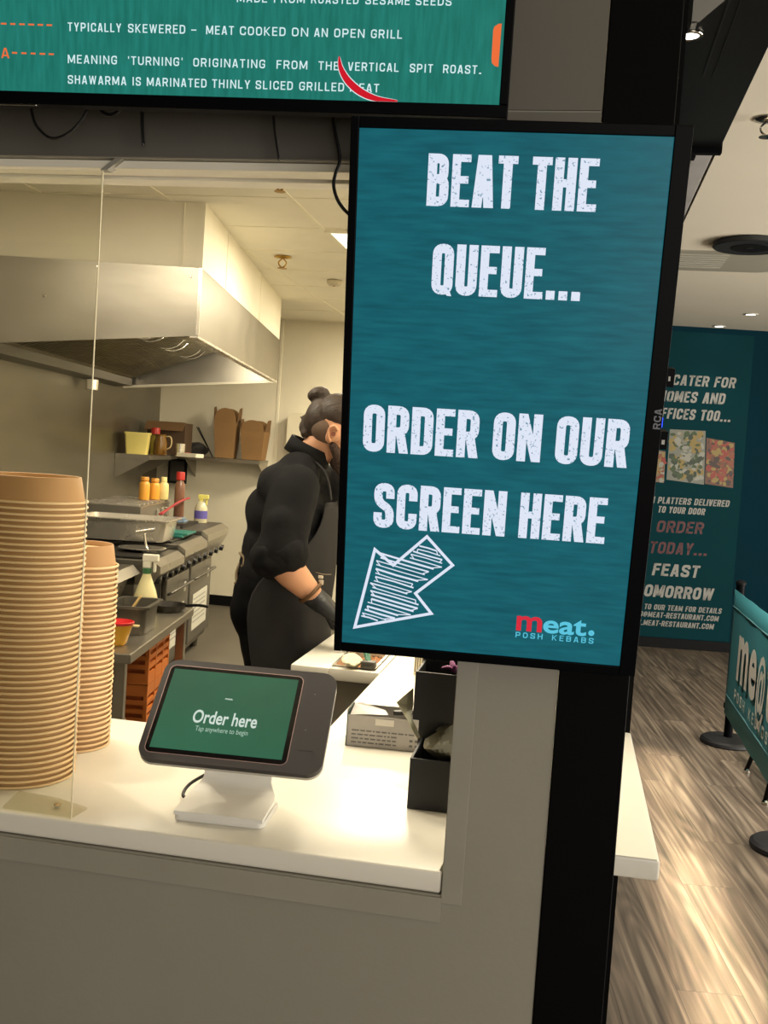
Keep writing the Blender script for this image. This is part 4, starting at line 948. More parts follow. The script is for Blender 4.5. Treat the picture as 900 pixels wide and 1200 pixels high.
# ================================================================== KITCHEN: SHELVES
SZ = 1.362
t = bthing('wall_shelf', 'steel wall shelf on the clad left wall with a triangular end bracket', 'shelf', 0, 0, 0)
obj('board', bxs([(.002, .27, -1.26, -.30, SZ - .004, SZ), (.262, .27, -1.26, -.30, SZ - .035, SZ), (.002, .27, -1.262, -1.258, SZ - .035, SZ)], .001), M_STEEL, t)
for y in (-1.255, -.5): obj('bracket', PR([(.002, SZ - .19), (.265, SZ - .036), (.265, SZ - .005), (.002, SZ - .005)], 1, y, y + .003), M_STEEL, t)
t = thing('wall_shelf', 'steel wall shelf along the white back wall carrying the brown boxes', 'shelf', (-3.06, KY, 0))
obj('board', bxs([(-.56, .47, -.27, -.002, SZ - .004, SZ), (-.56, .47, -.27, -.262, SZ - .035, SZ)], .001), M_STEEL, t)
for x in (-.2, .455): obj('bracket', PR([(-.002, SZ - .19), (-.262, SZ - .036), (-.262, SZ - .005), (-.002, SZ - .005)], 0, x, x + .003), M_STEEL, t)
def tubbox(name, label, cat, loc, rot, w, d, h, taper, m, lid=None, group=None):
    t = thing(name, label, cat, loc, rot, group)
    bm = bmesh.new(); r0 = rrect(w * taper, d * taper, .012, 4); r1 = rrect(w, d, .014, 4)
    A = [bm.verts.new((*p, .0006)) for p in r0]; Bq = [bm.verts.new((*p, h)) for p in r1]; n = len(A)
    for i in range(n): bm.faces.new((A[i], A[(i + 1) % n], Bq[(i + 1) % n], Bq[i]))
    bm.faces.new(A[::-1]); bm.faces.new(Bq)
    obj('tub', bm, m, t, auto=40)
    obj('lid', PR(rrect(w * 1.04, d * 1.04, .016, 4), 2, h * .93, h * 1.02), lid or m, t, auto=40)
    return t
M_YEL = mat('yellow_tub_plastic', (238, 222, 130), .45, var=.03)
tubbox('food_tub', 'pale yellow square tub at the near end of the left wall shelf', 'tub', Bp(.135, 1.13, SZ), TH + .15, .185, .165, .165, .84, M_YEL)
M_BROWN = mat('brown_cardboard', (112, 84, 54), .75, var=.08, vscale=6); M_BRDK = mat('dark_cardboard', (78, 58, 40), .8, var=.08)
M_KBOX = mat('kraft_box_card', (142, 108, 68), .65, var=.06, vscale=8)
t = bthing('cardboard_box', 'large dark brown cardboard box at the back corner of the shelf', 'box', .215, .44, SZ, rot=-.05)
obj('carton', B1(-.15, .17, -.12, .12, .0008, .27, bev=.002), M_BRDK, t)
obj('flap', PR([(-.12, .27), (-.20, .20), (-.204, .204), (-.122, .275)], 0, -.15, .17), M_BROWN, t)
def bottle(name, label, loc, m, capm, r=.035, h=.2, capr=.03, caph=.03, cat='bottle', group=None, spout=False):
    t = thing(name, label, cat, loc, group=group)
    obj('bottle', L1([(.001, .0006), (r * .95, .0006), (r, .006), (r, h * .68), (r * .9, h * .78), (r * .5, h * .86), (r * .45, h * .9), (.001, h * .9)], n=28), m, t, auto=50)
    if spout: obj('nozzle', L1([(capr, h * .9), (capr, h * .93), (capr * .45, h * .97), (.003, h + caph), (.001, h + caph)], n=20), capm, t, auto=40)
    else: obj('cap', L1([(capr * .9, h * .86), (capr, h * .87), (capr, h * .87 + caph), (capr * .9, h * .9 + caph), (.001, h * .9 + caph)], n=24), capm, t, auto=40)
    return t
M_REDCAP = mat('red_cap', (176, 40, 34), .4); M_OIL = mat('yellow_green_oil', (170, 150, 60), .15, spec=.6, var=.15); M_AMB = mat('amber_liquid', (128, 92, 40), .12, spec=.6, var=.2)
bottle('sauce_bottle', 'yellow-green bottle with a domed red lid on the left shelf', Bp(.19, .80, SZ), M_OIL, M_REDCAP, .04, .19, .036, .045)
t = thing('oil_jug', 'amber glass jug with a pale loop handle on the left shelf', 'jug', Bp(.245, .84, SZ), TH)
obj('jug', L1([(.001, .0006), (.05, .0006), (.054, .01), (.052, .10), (.038, .145), (.042, .165), (.038, .165), (.034, .145), (.001, .14)], n=28), M_AMB, t, auto=50)
obj('handle', T1([(.040, 0, .15), (.075, 0, .15), (.088, 0, .115), (.080, 0, .07), (.052, 0, .05)], .009, 8, flat=.6), mat('pale_handle', (210, 190, 140), .4), t, smooth=True)
t = thing('steel_cup', 'small plain steel cup beside the amber jug', 'cup', at(211, 534, 7.75)); t.location.z = SZ
obj('cup', L1([(.001, .0006), (.034, .0006), (.038, .10), (.036, .10), (.032, .006), (.001, .006)], n=28), M_STEELB, t, auto=50)
obj('rim', L1([(.036, .098), (.040, .099), (.040, .102), (.036, .102)], n=28), M_STEELB, t)
t = thing('white_tray', 'shallow white tray overhanging the shelf edge', 'tray', at(222, 536, 7.72)); t.location.z = SZ; t.rotation_euler = (0, 0, -.15)
obj('base', B1(-.08, .09, -.06, .06, .0008, .004, bev=.001), mat('white_melamine', (226, 220, 200), .4), t)
obj('edge', bxs([(-.08, .09, -.063, -.059, .0008, .03), (-.08, .09, .059, .063, .0008, .03), (-.083, -.079, -.06, .06, .0008, .03), (.089, .093, -.06, .06, .0008, .03)], .001), mat('white_melamine'), t)
p = at(219, 530, 7.95); o = obj('red_lid', L1([(.001, .0006), (.04, .0006), (.042, .012), (.036, .03), (.001, .034)], n=24), M_REDCAP, None, auto=40); o.location = (p.x, p.y, SZ); tag(o, 'small red lid lying behind the white tray', 'lid')
crumple('black_cloth', 'heap of black cloth between the cup and the brown boxes', (at(229, 520, 8.35).x - .02, 8.44, SZ + .07), (.13, .09, .07), mat('black_cloth', (34, 32, 30), .85, var=.2), 5, cat='cloth')
t = thing('tongs', 'black-handled tongs leaning up out of the cloth heap', 'tongs', (at(243, 520, 8.4).x, 8.41, SZ))
for k in (0, 1): obj('arm', T1([(.05, .0, .004), (-.02, -.01 + .02 * k, .12), (-.10, -.02 + .04 * k, .25)], .008, 6, flat=.45), M_BLKM, t, smooth=True)
def kraft(label, x, h, w, d, lean, rot):
    t = thing('takeaway_box', label, 'box', (x, 8.57, SZ + .0006), rot, 'open kraft takeaway boxes on the back shelf')
    bm = bmesh.new(); b = .78
    def wall(p):
        bm.faces.new([bm.verts.new(q) for q in p])
    w2, d2 = w / 2, d / 2; hb = h * .72
    wall([(-w2 * b, -d2 * b, 0), (w2 * b, -d2 * b, 0), (w2, -d2, hb), (-w2, -d2, hb)])
    wall([(-w2 * b, d2 * b, 0), (w2 * b, d2 * b, 0), (w2, d2, hb), (-w2, d2, hb)])
    wall([(-w2 * b, -d2 * b, 0), (-w2 * b, d2 * b, 0), (-w2, d2, hb), (-w2, -d2, hb)]); wall([(w2 * b, -d2 * b, 0), (w2 * b, d2 * b, 0), (w2, d2, hb), (w2, -d2, hb)])
    wall([(-w2 * b, -d2 * b, 0), (w2 * b, -d2 * b, 0), (w2 * b, d2 * b, 0), (-w2 * b, d2 * b, 0)])
    o = obj('carton', bm, M_KBOX, t); md = o.modifiers.new('s', 'SOLIDIFY'); md.thickness = .003
    for y, s in ((-d2, -1), (d2, 1)):
        bm = bmesh.new(); ar = [(w2 * .98 * math.cos(a), h * .28 * math.sin(a) ** .8 if math.sin(a) > 0 else 0) for a in [PI * j / 10 for j in range(11)]]
        bm.faces.new([bm.verts.new((px, y + s * .012 * pz / (h * .28), hb + pz)) for px, pz in ar])
        o = obj('flap', bm, M_KBOX, t); md = o.modifiers.new('s', 'SOLIDIFY'); md.thickness = .003
    for s in (-1, 1):
        bm = bmesh.new(); bm.faces.new([bm.verts.new(q) for q in ((s * w2, -d2 * .9, hb), (s * w2, d2 * .9, hb), (s * (w2 + lean), d2 * .45, h * 1.03), (s * (w2 + lean * .8), -d2 * .5, h))])
        o = obj('flap', bm, M_BROWN, t); md = o.modifiers.new('s', 'SOLIDIFY'); md.thickness = .003
kraft('taller open kraft takeaway box on the back shelf, left of two', -2.945, .43, .20, .15, .015, .06)
kraft('shorter open kraft takeaway box at the right end of the back shelf', -2.69, .34, .215, .15, .018, -.05)
t = thing('towel_dispenser', 'rounded white dispenser on the back wall behind the chef', 'dispenser', (-2.29, KY, 1.62))
obj('case', PR(rrect(.24, .34, .05, 6), 1, -.13, -.001), mat('dispenser_white', (216, 208, 184), .4), t, auto=40)
obj('window', B1(.03, .10, -.134, -.128, -.12, .05, bev=.002), mat('dispenser_grey', (140, 136, 124), .3), t)
t = thing('wall_notice', 'small green and white notice on the back wall beside the portrait screen', 'notice', (at(394, 572, KY).x, KY, at(394, 572, KY).z))
obj('sheet', B1(-.07, .10, -.004, -.0008, -.13, .13), mat('notice_white', (206, 200, 180), .6), t)
obj('header', B1(-.07, .10, -.0055, -.0042, .02, .13), mat('notice_green', (46, 84, 60), .6), t)
t = thing('upright_fridge', 'stainless upright fridge standing at the back wall behind the screen', 'fridge', (-.75, 8.3, KZ))
obj('body', B1(-.22, .5, -.35, .38, .08, 1.35, bev=.006), M_STEEL, t)
obj('door', B1(-.21, .49, -.39, -.352, .12, 1.33, bev=.006), M_STEELB, t)
obj('handle', T1([(-.17, -.392, .7), (-.17, -.43, .72), (-.17, -.43, 1.05), (-.17, -.392, 1.07)], .01, 8, 3), M_BLKP, t, smooth=True)
for x in (-.17, .45):
    for y in (-.3, .33): obj('foot', C1((x, y, .0006), (x, y, .08), .02, n=14), M_BLKM, t)

# ================================================================== KITCHEN: COOK LINE
M_CAST = mat('dark_cast_iron', (46, 43, 40), .5, .5, var=.2, vscale=20); M_KNOB = mat('black_knob', (24, 24, 24), .35); M_NOTE = mat('white_notice', (206, 204, 192), .6)
M_OVEN = mat('oven_steel', (122, 118, 110), .4, .7, var=.12, vscale=6)
def knobs(par, u, ys, z, r=.022):
    for y in ys:
        k = obj('knob', C1((u, y, z), (u + .022, y, z - .006), r, r * .85, 18), M_KNOB, par, auto=40)
        obj('pointer', bxs([(u + .022, u + .026, y - .003, y + .003, z - .004, z + r * .9)], .0005), M_CHROME, k)
def range_unit(label, v0, v1, doors, top=.80):
    """v0 far, v1 near"""
    vm = (v0 + v1) / 2; h = (v1 - v0) / 2 - .004
    t = bthing('cooking_range', label, 'range', 0, vm, KZ, None)
    bz = -KZ
    obj('body', B1(.04, .86, -h, h, .14 + bz, .74 + bz, bev=.004), M_OVEN, t)
    obj('top', B1(.04, .95, -h, h, top + .03 + bz, top + .07 + bz, bev=.004), M_STEELD, t)
    obj('control_panel', PR([(.86, .74 + bz), (.93, .74 + bz), (.99, top + bz), (.99, top + .04 + bz), (.95, top + .068 + bz), (.86, top + .03 + bz)], 1, -h, h), M_STEEL, t)
    for x in (.10, .80):
        for y in (-h + .05, h - .05): obj('leg', C1((x, y, .0006), (x, y, .14 + bz), .025, .03, 14), M_STEELD, t)
    obj('splash', B1(.012, .038, -h, h, .14 + bz, top + .16 + bz), M_STEEL, t)
    if doors:
        d = obj('door', B1(.862, .89, -h + .02, h - .02, .19 + bz, .69 + bz, bev=.006), M_OVEN, t)
        obj('handle', T1([(.89, h - .06, .60 + bz), (.925, h - .06, .62 + bz), (.925, -h + .06, .62 + bz), (.89, -h + .06, .60 + bz)], .009, 8, 2), M_STEELD, d, smooth=True)
        obj('notice', B1(.8905, .8920, -h + .12, h - .14, .26 + bz, .50 + bz), M_NOTE, d)
        obj('print', bxs([(.8922, .8926, -h + .14, h - .2, .46 - .03 * k + bz, .468 - .03 * k + bz) for k in range(6)]), mat('notice_ink', (150, 150, 146), .6), d)
        obj('label', B1(.8905, .8915, h - .16, h - .10, .56 + bz, .62 + bz), M_NOTE, d)
    knobs(t, .955, [-h + .08 + (2 * h - .16) * k / 3 for k in range(4)], .765 + bz)
    return t
t = range_unit('steel oven range nearest the back wall with a white notice on its door', 1.83, 2.58, True, .86)
obj('pan_support', bxs([(.15 + .13 * k, .165 + .13 * k, -.33, .33, .932 - KZ, .945 - KZ) for k in range(6)]), M_CAST, t)
t = range_unit('steel oven range second from the back wall, white notice on its door', 2.59, 3.25, True, .83)
obj('griddle_plate', B1(.12, .90, -.3, .3, .902 - KZ, .915 - KZ, bev=.004), M_CAST, t)
t = range_unit('open-fronted steel range beside the low table, no notice', 3.26, 3.85, False, .80)
obj('griddle_plate', B1(.12, .90, -.27, .27, .872 - KZ, .885 - KZ, bev=.004), M_CAST, t)
obj('oven_mouth', B1(.862, .868, -.27, .27, .2 - KZ, .70 - KZ, bev=.003), M_BLKM, t)
# low table with a countertop griddle behind it
TV0, TV1, TU0, TU1, TZ = 3.88, 5.10, .40, 1.18, .648
t = bthing('steel_table', 'low stainless table at the near end of the cook line', 'table', 0, (TV0 + TV1) / 2, KZ)
h = (TV1 - TV0) / 2
obj('table_top', bxs([(TU0, TU1, -h, h, TZ - .04 - KZ, TZ - KZ)], .004), M_STEEL, t)
for x in (TU0 + .05, TU1 - .05):
    for y in (-h + .05, h - .05):
        lg = obj('leg', B1(x - .022, x + .022, y - .022, y + .022, .012, TZ - .041 - KZ, bev=.004), M_STEEL, t)
        obj('foot', C1((x, y, .0006), (x, y, .012), .024, n=12), M_BLKM, lg)
obj('undershelf', B1(TU0 + .03, TU1 - .03, -h + .03, h - .03, .16 - KZ, .19 - KZ, bev=.003), M_STEELD, t)
obj('brace', C1((TU0 + .05, -h + .05, .40 - KZ), (TU1 - .05, -h + .05, .40 - KZ), .010, n=12), M_STEELB, t)
t = bthing('countertop_griddle', 'steel countertop griddle with black knobs standing behind the low table', 'griddle', -.09, 4.47, TZ)
obj('body', B1(.42, .84, -.60, .58, .02, .14, bev=.004), M_STEEL, t)
obj('plate', B1(.42, .86, -.60, .58, .17, .20, bev=.004), M_CAST, t)
obj('control_panel', PR([(.84, .02), (.89, .02), (.93, .13), (.99, .16), (.95, .20), (.84, .20)], 1, -.60, .58), M_STEEL, t)
knobs(t, .905, [-.45 + .14 * k for k in range(7)], .085, .024)
for x in (.46, .80):
    for y in (-.55, .53): obj('foot', C1((x, y, .0006), (x, y, .02), .02, n=12), M_BLKM, t)
t = bthing('scraper_handle', 'steel T-shaped scraper handle standing up from the griddle edge', 'scraper', .84, 3.60, .886)
obj('rod', T1([(.03, -.02, -.0), (.01, .0, .03), (-.005, .0, .10)], .007, 8), M_STEELB, t, smooth=True)
obj('grip', C1((-.045, -.01, .105), (.05, .01, .125), .012, n=14), M_STEELB, t, auto=40)
obj('blade', B1(.0, .07, -.03, -.024, .0006, .012), M_STEELB, t)
# big steel pan on the middle ranges
def bpan(name, label, u0, u1, v0, v1, z0, z1, m, cat='pan'):
    t = bthing(name, label, cat, (u0 + u1) / 2, (v0 + v1) / 2, z0); a, b = (u1 - u0) / 2, (v1 - v0) / 2; d = z1 - z0
    bm = bmesh.new(); R = [rrect(2 * a + .036, 2 * b + .036, .03), rrect(2 * a + .034, 2 * b + .034, .03), rrect(2 * a, 2 * b, .03), rrect(2 * a * .92, 2 * b * .9, .04)]
    rings = [[bm.verts.new((p[0], p[1], z)) for p in r_] for r_, z in zip(R, (d - .010, d, d, .0012))]; n = len(rings[0])
    for A, Bq in zip(rings, rings[1:]):
        for i in range(n): bm.faces.new((A[i], A[(i + 1) % n], Bq[(i + 1) % n], Bq[i]))
    bm.faces.new(rings[-1])
    o = obj('pan', bm, m, t, auto=50); md = o.modifiers.new('s', 'SOLIDIFY'); md.thickness = .0015; md.offset = 0
    return t
t = bpan('gastro_pan', 'large deep stainless pan standing across the cook line', .40, .90, 3.05, 3.40, .9165, 1.04, M_STEELB)
t = bthing('colander', 'round steel bowl leaning under the large stainless pan', 'bowl', .82, 3.56, .886)
obj('bowl', L1([(.001, .001), (.05, .001), (.11, .012), (.122, .0165), (.118, .0175), (.05, .006), (.001, .006)], n=32), M_STEELD, t, auto=50)
obj('rim', L1([(.119, .0155), (.126, .016), (.126, .0185), (.119, .0185)], n=32), M_STEELB, t)
# raised steel fryer box with bottles on it
t = bthing('fryer_cabinet', 'raised steel box with basket rails standing on the back ranges', 'fryer', .40, 2.18, .946)
obj('case', B1(-.22, .18, -.50, .28, .0008, .115, bev=.004), M_STEEL, t)
obj('top_rails', bxs([(-.20, .16, -.46 + .11 * k, -.44 + .11 * k, .115, .127) for k in range(7)], .002), M_STEELB, t)
obj('handles', bxs([(.182, .20, y, y + .02, .02, .08) for y in (-.1, .02, .16)], .003), M_STEELB, t)
obj('lip', B1(-.225, .185, .2805, .295, .10, .13, bev=.003), M_STEELB, t)
t = bthing('fry_baskets', 'low wire basket tops along the wall behind the large pan', 'basket', .225, 3.57, .887)
bm = bmesh.new()
for k in range(9): tube(bm, [(-.15, -.3 + .075 * k, .0), (-.15, -.3 + .075 * k, .16), (.14, -.3 + .075 * k, .16), (.14, -.3 + .075 * k, .0)], .005, 5, 1)
for z in (.06, .11, .16):
    for x in (-.15, .14): cyl(bm, (x, -.31, z), (x, .31, z), .005, n=6)
obj('wires', bm, M_STEELD, t)
obj('rear_bar', C1((-.16, -.32, .19), (-.16, .32, .19), .02, n=14), M_STEEL, t)
M_ORG = mat('orange_sauce', (226, 160, 60), .35); M_ORG2 = mat('orange_nozzle', (206, 140, 50), .4); M_PALE = mat('pale_sauce', (222, 206, 140), .35)
bz = .946 + .128
bottle('squeeze_bottle', 'left orange squeeze bottle of two on the raised steel box', Bp(.455, 2.12, bz), M_ORG, M_ORG2, .036, .150, .028, .02, group='squeeze bottles on the steel box')
bottle('squeeze_bottle', 'right orange squeeze bottle of two on the raised steel box', Bp(.50, 2.02, bz), M_ORG, M_ORG2, .036, .140, .028, .02, group='squeeze bottles on the steel box')
bottle('squeeze_bottle', 'pale yellow squeeze bottle right of the orange pair', Bp(.545, 1.95, bz), M_PALE, M_PALE, .036, .14, .022, .03, group='squeeze bottles on the steel box')
bottle('sauce_bottle', 'clear tall bottle with a red cap behind the squeeze bottles', Bp(.64, 1.86, .946), mat('red_tinted_glass', (120, 84, 66), .2, spec=.6), M_REDCAP, .036, .31, .030, .045)
t = bthing('wall_socket', 'dark square socket box on the back corner under the shelf', 'socket', .2, .02, 1.22)
obj('box', B1(-.06, .10, -.05, -.001, -.11, .11, bev=.004), M_BLKM, t)
obj('cover', B1(-.04, .08, -.056, -.050, -.09, .09, bev=.002), mat('dark_grey_cover', (52, 50, 46), .5), t)
# spray bottle at the right end of the line, tongs and cloths
t = bthing('spray_bottle', 'clear spray bottle with a purple label at the far end of the line', 'bottle', .82, 1.98, .932)
obj('bottle', L1([(.001, .0006), (.042, .0006), (.045, .008), (.044, .10), (.03, .135), (.014, .15), (.001, .15)], n=28), mat('clear_bottle', (196, 190, 160), .2, spec=.6), t, auto=50)
obj('label', L1([(.0455, .03), (.0455, .085)], n=28), mat('purple_label', (92, 84, 160), .5), t, smooth=True)
obj('trigger', bxs([(-.022, .05, -.014, .014, .165, .195), (-.014, .014, -.012, .012, .148, .168), (.03, .042, -.008, .008, .125, .168)], .004), mat('yellow_trigger', (214, 206, 110), .4), t)
t = bthing('tongs', 'red-handled tongs lying along the raised steel box', 'tongs', .62, 2.2, .99)
for k in (0, 1): obj('arm', T1([(.03 + .015 * k, -.28, .02), (.05 + .02 * k, .05, .06 + .02 * k), (.08 + .01 * k, .34, .10)], .007, 6), mat('red_handle', (170, 52, 60), .4), t, smooth=True)
t = bthing('chopping_board', 'teal chopping boards stacked flat at the edge of the ranges', 'board', .82, 2.76, .9165)
obj('board', B1(-.10, .10, -.26, .15, .0008, .012, bev=.002), mat('teal_board', (36, 110, 100), .5), t)
obj('board', B1(-.05, .12, -.22, .02, .0128, .024, bev=.002), mat('teal_board'), t)
t = bthing('blue_cloth', 'folded pale blue cloth on the ranges next to the teal boards', 'cloth', .72, 2.25, .946)
obj('fold', B1(-.05, .06, -.06, .05, .0008, .02, bev=.006), mat('blue_cloth_fabric', (110, 130, 150), .8), t)
obj('fold', B1(-.035, .045, -.05, .035, .0205, .034, bev=.005), mat('blue_cloth_fabric'), t)
# on the low table
pan_loc = (1.06, 4.62)
t = bpan('gastro_pan', 'small dark deep pan with spoons on the low table', .975, 1.135, 4.46, 4.72, TZ + .0006, TZ + .125, M_STEELD)
t = bthing('serving_spoon', 'pale wooden spoon leaning in the small dark pan', 'spoon', 1.04, 4.57, TZ + .02)
obj('spoon', T1([(-.03, -.02, .0), (.0, .0, .07), (.03, .03, .125)], .007, 8), mat('beech_wood', (190, 160, 100), .6), t, smooth=True)
obj('bowl', L1([(.001, -.004), (.014, -.002), (.018, .006), (.001, .003)], c=(-.03, -.02, .0), n=16), mat('beech_wood'), t, smooth=True)
t = bthing('trigger_bottle', 'cream spray bottle with white trigger and green collar on the low table', 'bottle', 1.0, 4.17, TZ)
obj('bottle', L1([(.001, .0006), (.052, .0006), (.056, .01), (.056, .085), (.046, .12), (.020, .19), (.018, .20), (.001, .20)], n=32), mat('cream_bottle', (226, 216, 166), .35), t, auto=50)
obj('collar', L1([(.019, .198), (.021, .20), (.021, .222), (.019, .224), (.001, .224)], n=24), mat('green_collar', (60, 110, 70), .4), t, auto=40)
obj('trigger', bxs([(-.02, .018, -.014, .014, .224, .262), (-.022, .055, -.016, .016, .256, .292), (.03, .044, -.009, .009, .205, .258)], .006), mat('white_trigger', (232, 228, 212), .4), t)
t = bthing('yellow_bowl', 'small yellow handled bowl with a red lining on the low table', 'bowl', 1.08, 4.93, TZ)
obj('bowl', L1([(.001, .0006), (.030, .0006), (.036, .008), (.058, .085), (.056, .086), (.033, .012), (.001, .010)], n=32), mat('yellow_plastic', (226, 170, 40), .4), t, auto=50)
obj('red_lining', L1([(.053, .070), (.0575, .084), (.063, .090), (.064, .096), (.060, .098), (.050, .072), (.001, .066)], n=32), mat('red_plastic', (206, 30, 34), .4), t, auto=50)
obj('handle', B1(.058, .085, -.010, .010, .078, .086, bev=.002), mat('pale_cream', (226, 206, 150), .4), t)
t = bthing('frying_pan', 'black-handled pan end sticking out at the far corner of the low table', 'pan', 1.08, 4.02, TZ)
obj('dish', L1([(.001, .001), (.075, .001), (.09, .035), (.087, .035), (.072, .006), (.001, .005)], n=32), M_CAST, t, auto=50)
obj('handle', T1([(.08, .0, .03), (.15, -.02, .04), (.20, -.03, .038)], .012, 8, flat=.6), M_BLKM, t, smooth=True)
# under the table
def crate(label, u, v, z):
    t = bthing('orange_crate', label, 'crate', u, v, z, 'orange crates under the low table')
    w, d, h = .15, .20, .20; bm = bmesh.new()
    for x0, x1, y0, y1 in ((-w, w, -d, -d + .012), (-w, w, d - .012, d), (-w, -w + .012, -d + .012, d - .012), (w - .012, w, -d + .012, d - .012)):
        for z0, z1 in ((.0008, .05), (.07, .09), (.11, .13), (.15, h)): box(bm, x0, x1, y0, y1, z0, z1)
    for x in (-w, w - .014):
        for y in (-d, -d / 3, d / 3, d - .014): box(bm, x - .001, x + .015, y - .001, y + .015, .0008, h)
    box(bm, -w + .012, w - .012, -d + .012, d - .012, .0008, .012)
    obj('body', bm, mat('orange_plastic', (206, 116, 44), .45, var=.06), t)
    obj('contents', B1(-w + .016, w - .016, -d + .016, d - .016, .014, h * .8, bev=.01), mat('orange_net', (176, 92, 40), .7, var=.3, vscale=30), t)
crate('lower orange plastic crate under the low steel table', .97, 4.34, .191)
crate('upper orange plastic crate under the low steel table', .97, 4.34, .393)
t = tubbox('white_tub', 'shallow white tub on the undershelf of the low steel table', 'tub', Bp(.90, 4.76, .191), TH, .30, .26, .07, .9, mat('white_tub_plastic', (196, 190, 170), .5))
crumple('foil', 'crumpled clear film and foil on the undershelf edge', Bp(1.06, 4.86, .218), (.09, .14, .024), mat('crumpled_foil', (170, 168, 160), .2, .8), 21, cat='foil')

# ================================================================== CHEF
def remesh(name, parts, voxel, m, parent, sm=3, fold=0.0, fs=(9, 9, 5)):
    """one continuous skin round rounded limbs and masses"""
    bm = bmesh.new()
    for p in parts:
        if p[0] == 'c':
            _, a, ra, b, rb = p; a, b = Vector(a), Vector(b); d = b - a; L = max(d.length, 1e-5); u, v = basis(d); dd = d / L; n = 20; rings = []
            prof = [(-ra * math.cos(PI / 2 * i / 5), ra * math.sin(PI / 2 * i / 5)) for i in range(6)] + [(L + rb * math.sin(PI / 2 * i / 5), rb * math.cos(PI / 2 * i / 5)) for i in range(6)]
            for s, r in prof: rings.append([bm.verts.new(a + dd * s + (u * math.cos(2 * PI * q / n) + v * math.sin(2 * PI * q / n)) * max(r, 1e-4)) for q in range(n)])
            for A, Bq in zip(rings, rings[1:]):
                for q in range(n): bm.faces.new((A[q], A[(q + 1) % n], Bq[(q + 1) % n], Bq[q]))
            bm.faces.new(rings[0][::-1]); bm.faces.new(rings[-1])
        else:
            _, c, rad, rot = p; r = bmesh.ops.create_uvsphere(bm, u_segments=24, v_segments=16, radius=1.0)
            bmesh.ops.transform(bm, matrix=Matrix.Translation(c) @ rot.to_4x4() @ Matrix.Diagonal((*rad, 1)), verts=r['verts'])
    o = obj(name, bm, None)
    md = o.modifiers.new('r', 'REMESH'); md.mode = 'VOXEL'; md.voxel_size = voxel
    md = o.modifiers.new('s', 'SMOOTH'); md.factor = .5; md.iterations = sm
    me = evaluated(o); bpy.data.objects.remove(o)
    if fold:
        nn = [v.normal.copy() for v in me.vertices]
        for v, n_ in zip(me.vertices, nn):
            c = Vector((v.co.x * fs[0] + v.co.z * 4, v.co.y * fs[1], v.co.z * fs[2] - v.co.x * 3))
            v.co += n_ * fold * (abs(noise.noise(c)) * 1.6 - .5 + .5 * noise.noise(c * 2.3))
    me.materials.clear(); me.materials.append(m); me.polygons.foreach_set('use_smooth', [True] * len(me.polygons))
    me.name = name; o = bpy.data.objects.new(name, me); COL.objects.link(o)
    if parent: o.parent = parent
    return o
CO = Vector((-.86, 3.35, KZ))
chef = thing('person', 'bearded person with a hair bun, black shirt and charcoal apron, bending over the prep counter', 'person', CO)
def W(px, py, Y): return at(px, py, Y) - CO
I3 = Matrix.Identity(3)
RY = lambda a: Matrix.Rotation(a, 3, 'Y')
M_SKIN = mat('skin', (206, 152, 118), .5, var=.05, vscale=10); M_SHIRT = mat('black_shirt', (25, 25, 27), .85, spec=.15, var=.1, vscale=14, bump=.35, bscale=9)
M_TROU = mat('black_trousers', (13, 13, 15), .9, spec=.1, var=.1, bump=.25, bscale=12); M_APR = mat('charcoal_apron', (46, 45, 46), .85, spec=.15, var=.08, vscale=10, bump=.2, bscale=8)
M_HAIR = mat('brown_hair', (58, 46, 38), .55, var=.3, vscale=30, stretch=(1, 6, 1), bump=.4, bscale=40); M_BEARD = mat('dark_beard', (62, 44, 34), .8, var=.3, vscale=60, bump=.6, bscale=120)
M_GLV = mat('black_glove_rubber', (36, 37, 40), .5, bump=.1, bscale=40)
Ym = 3.35
head = W(399, 507, Ym); PT = math.radians(24)                 # head pitched down
HR = RY(PT)
def H(x, y, z): return head + HR @ Vector((x, y, z))
neck0 = W(358, 540, Ym); chest = W(341, 585, Ym); waist = W(339, 648, Ym); pelv = W(333, 700, Ym)
shR = W(345, 572, 3.14); shL = Vector((shR.x + .03, .20, shR.z)); elR = W(326, 655, 3.08); wrR = W(372, 703, 3.12)
elL = Vector((elR.x + .10, .27, elR.z)); wrL = Vector((wrR.x + .06, .17, wrR.z - .0))
kneeR = Vector((-.02, -.10, .50)); kneeL = Vector((-.01, .11, .50)); ankR = Vector((-.06, -.11, .09)); ankL = Vector((-.05, .12, .09))
hipR = pelv + Vector((.0, -.09, -.04)); hipL = pelv + Vector((.01, .09, -.04))
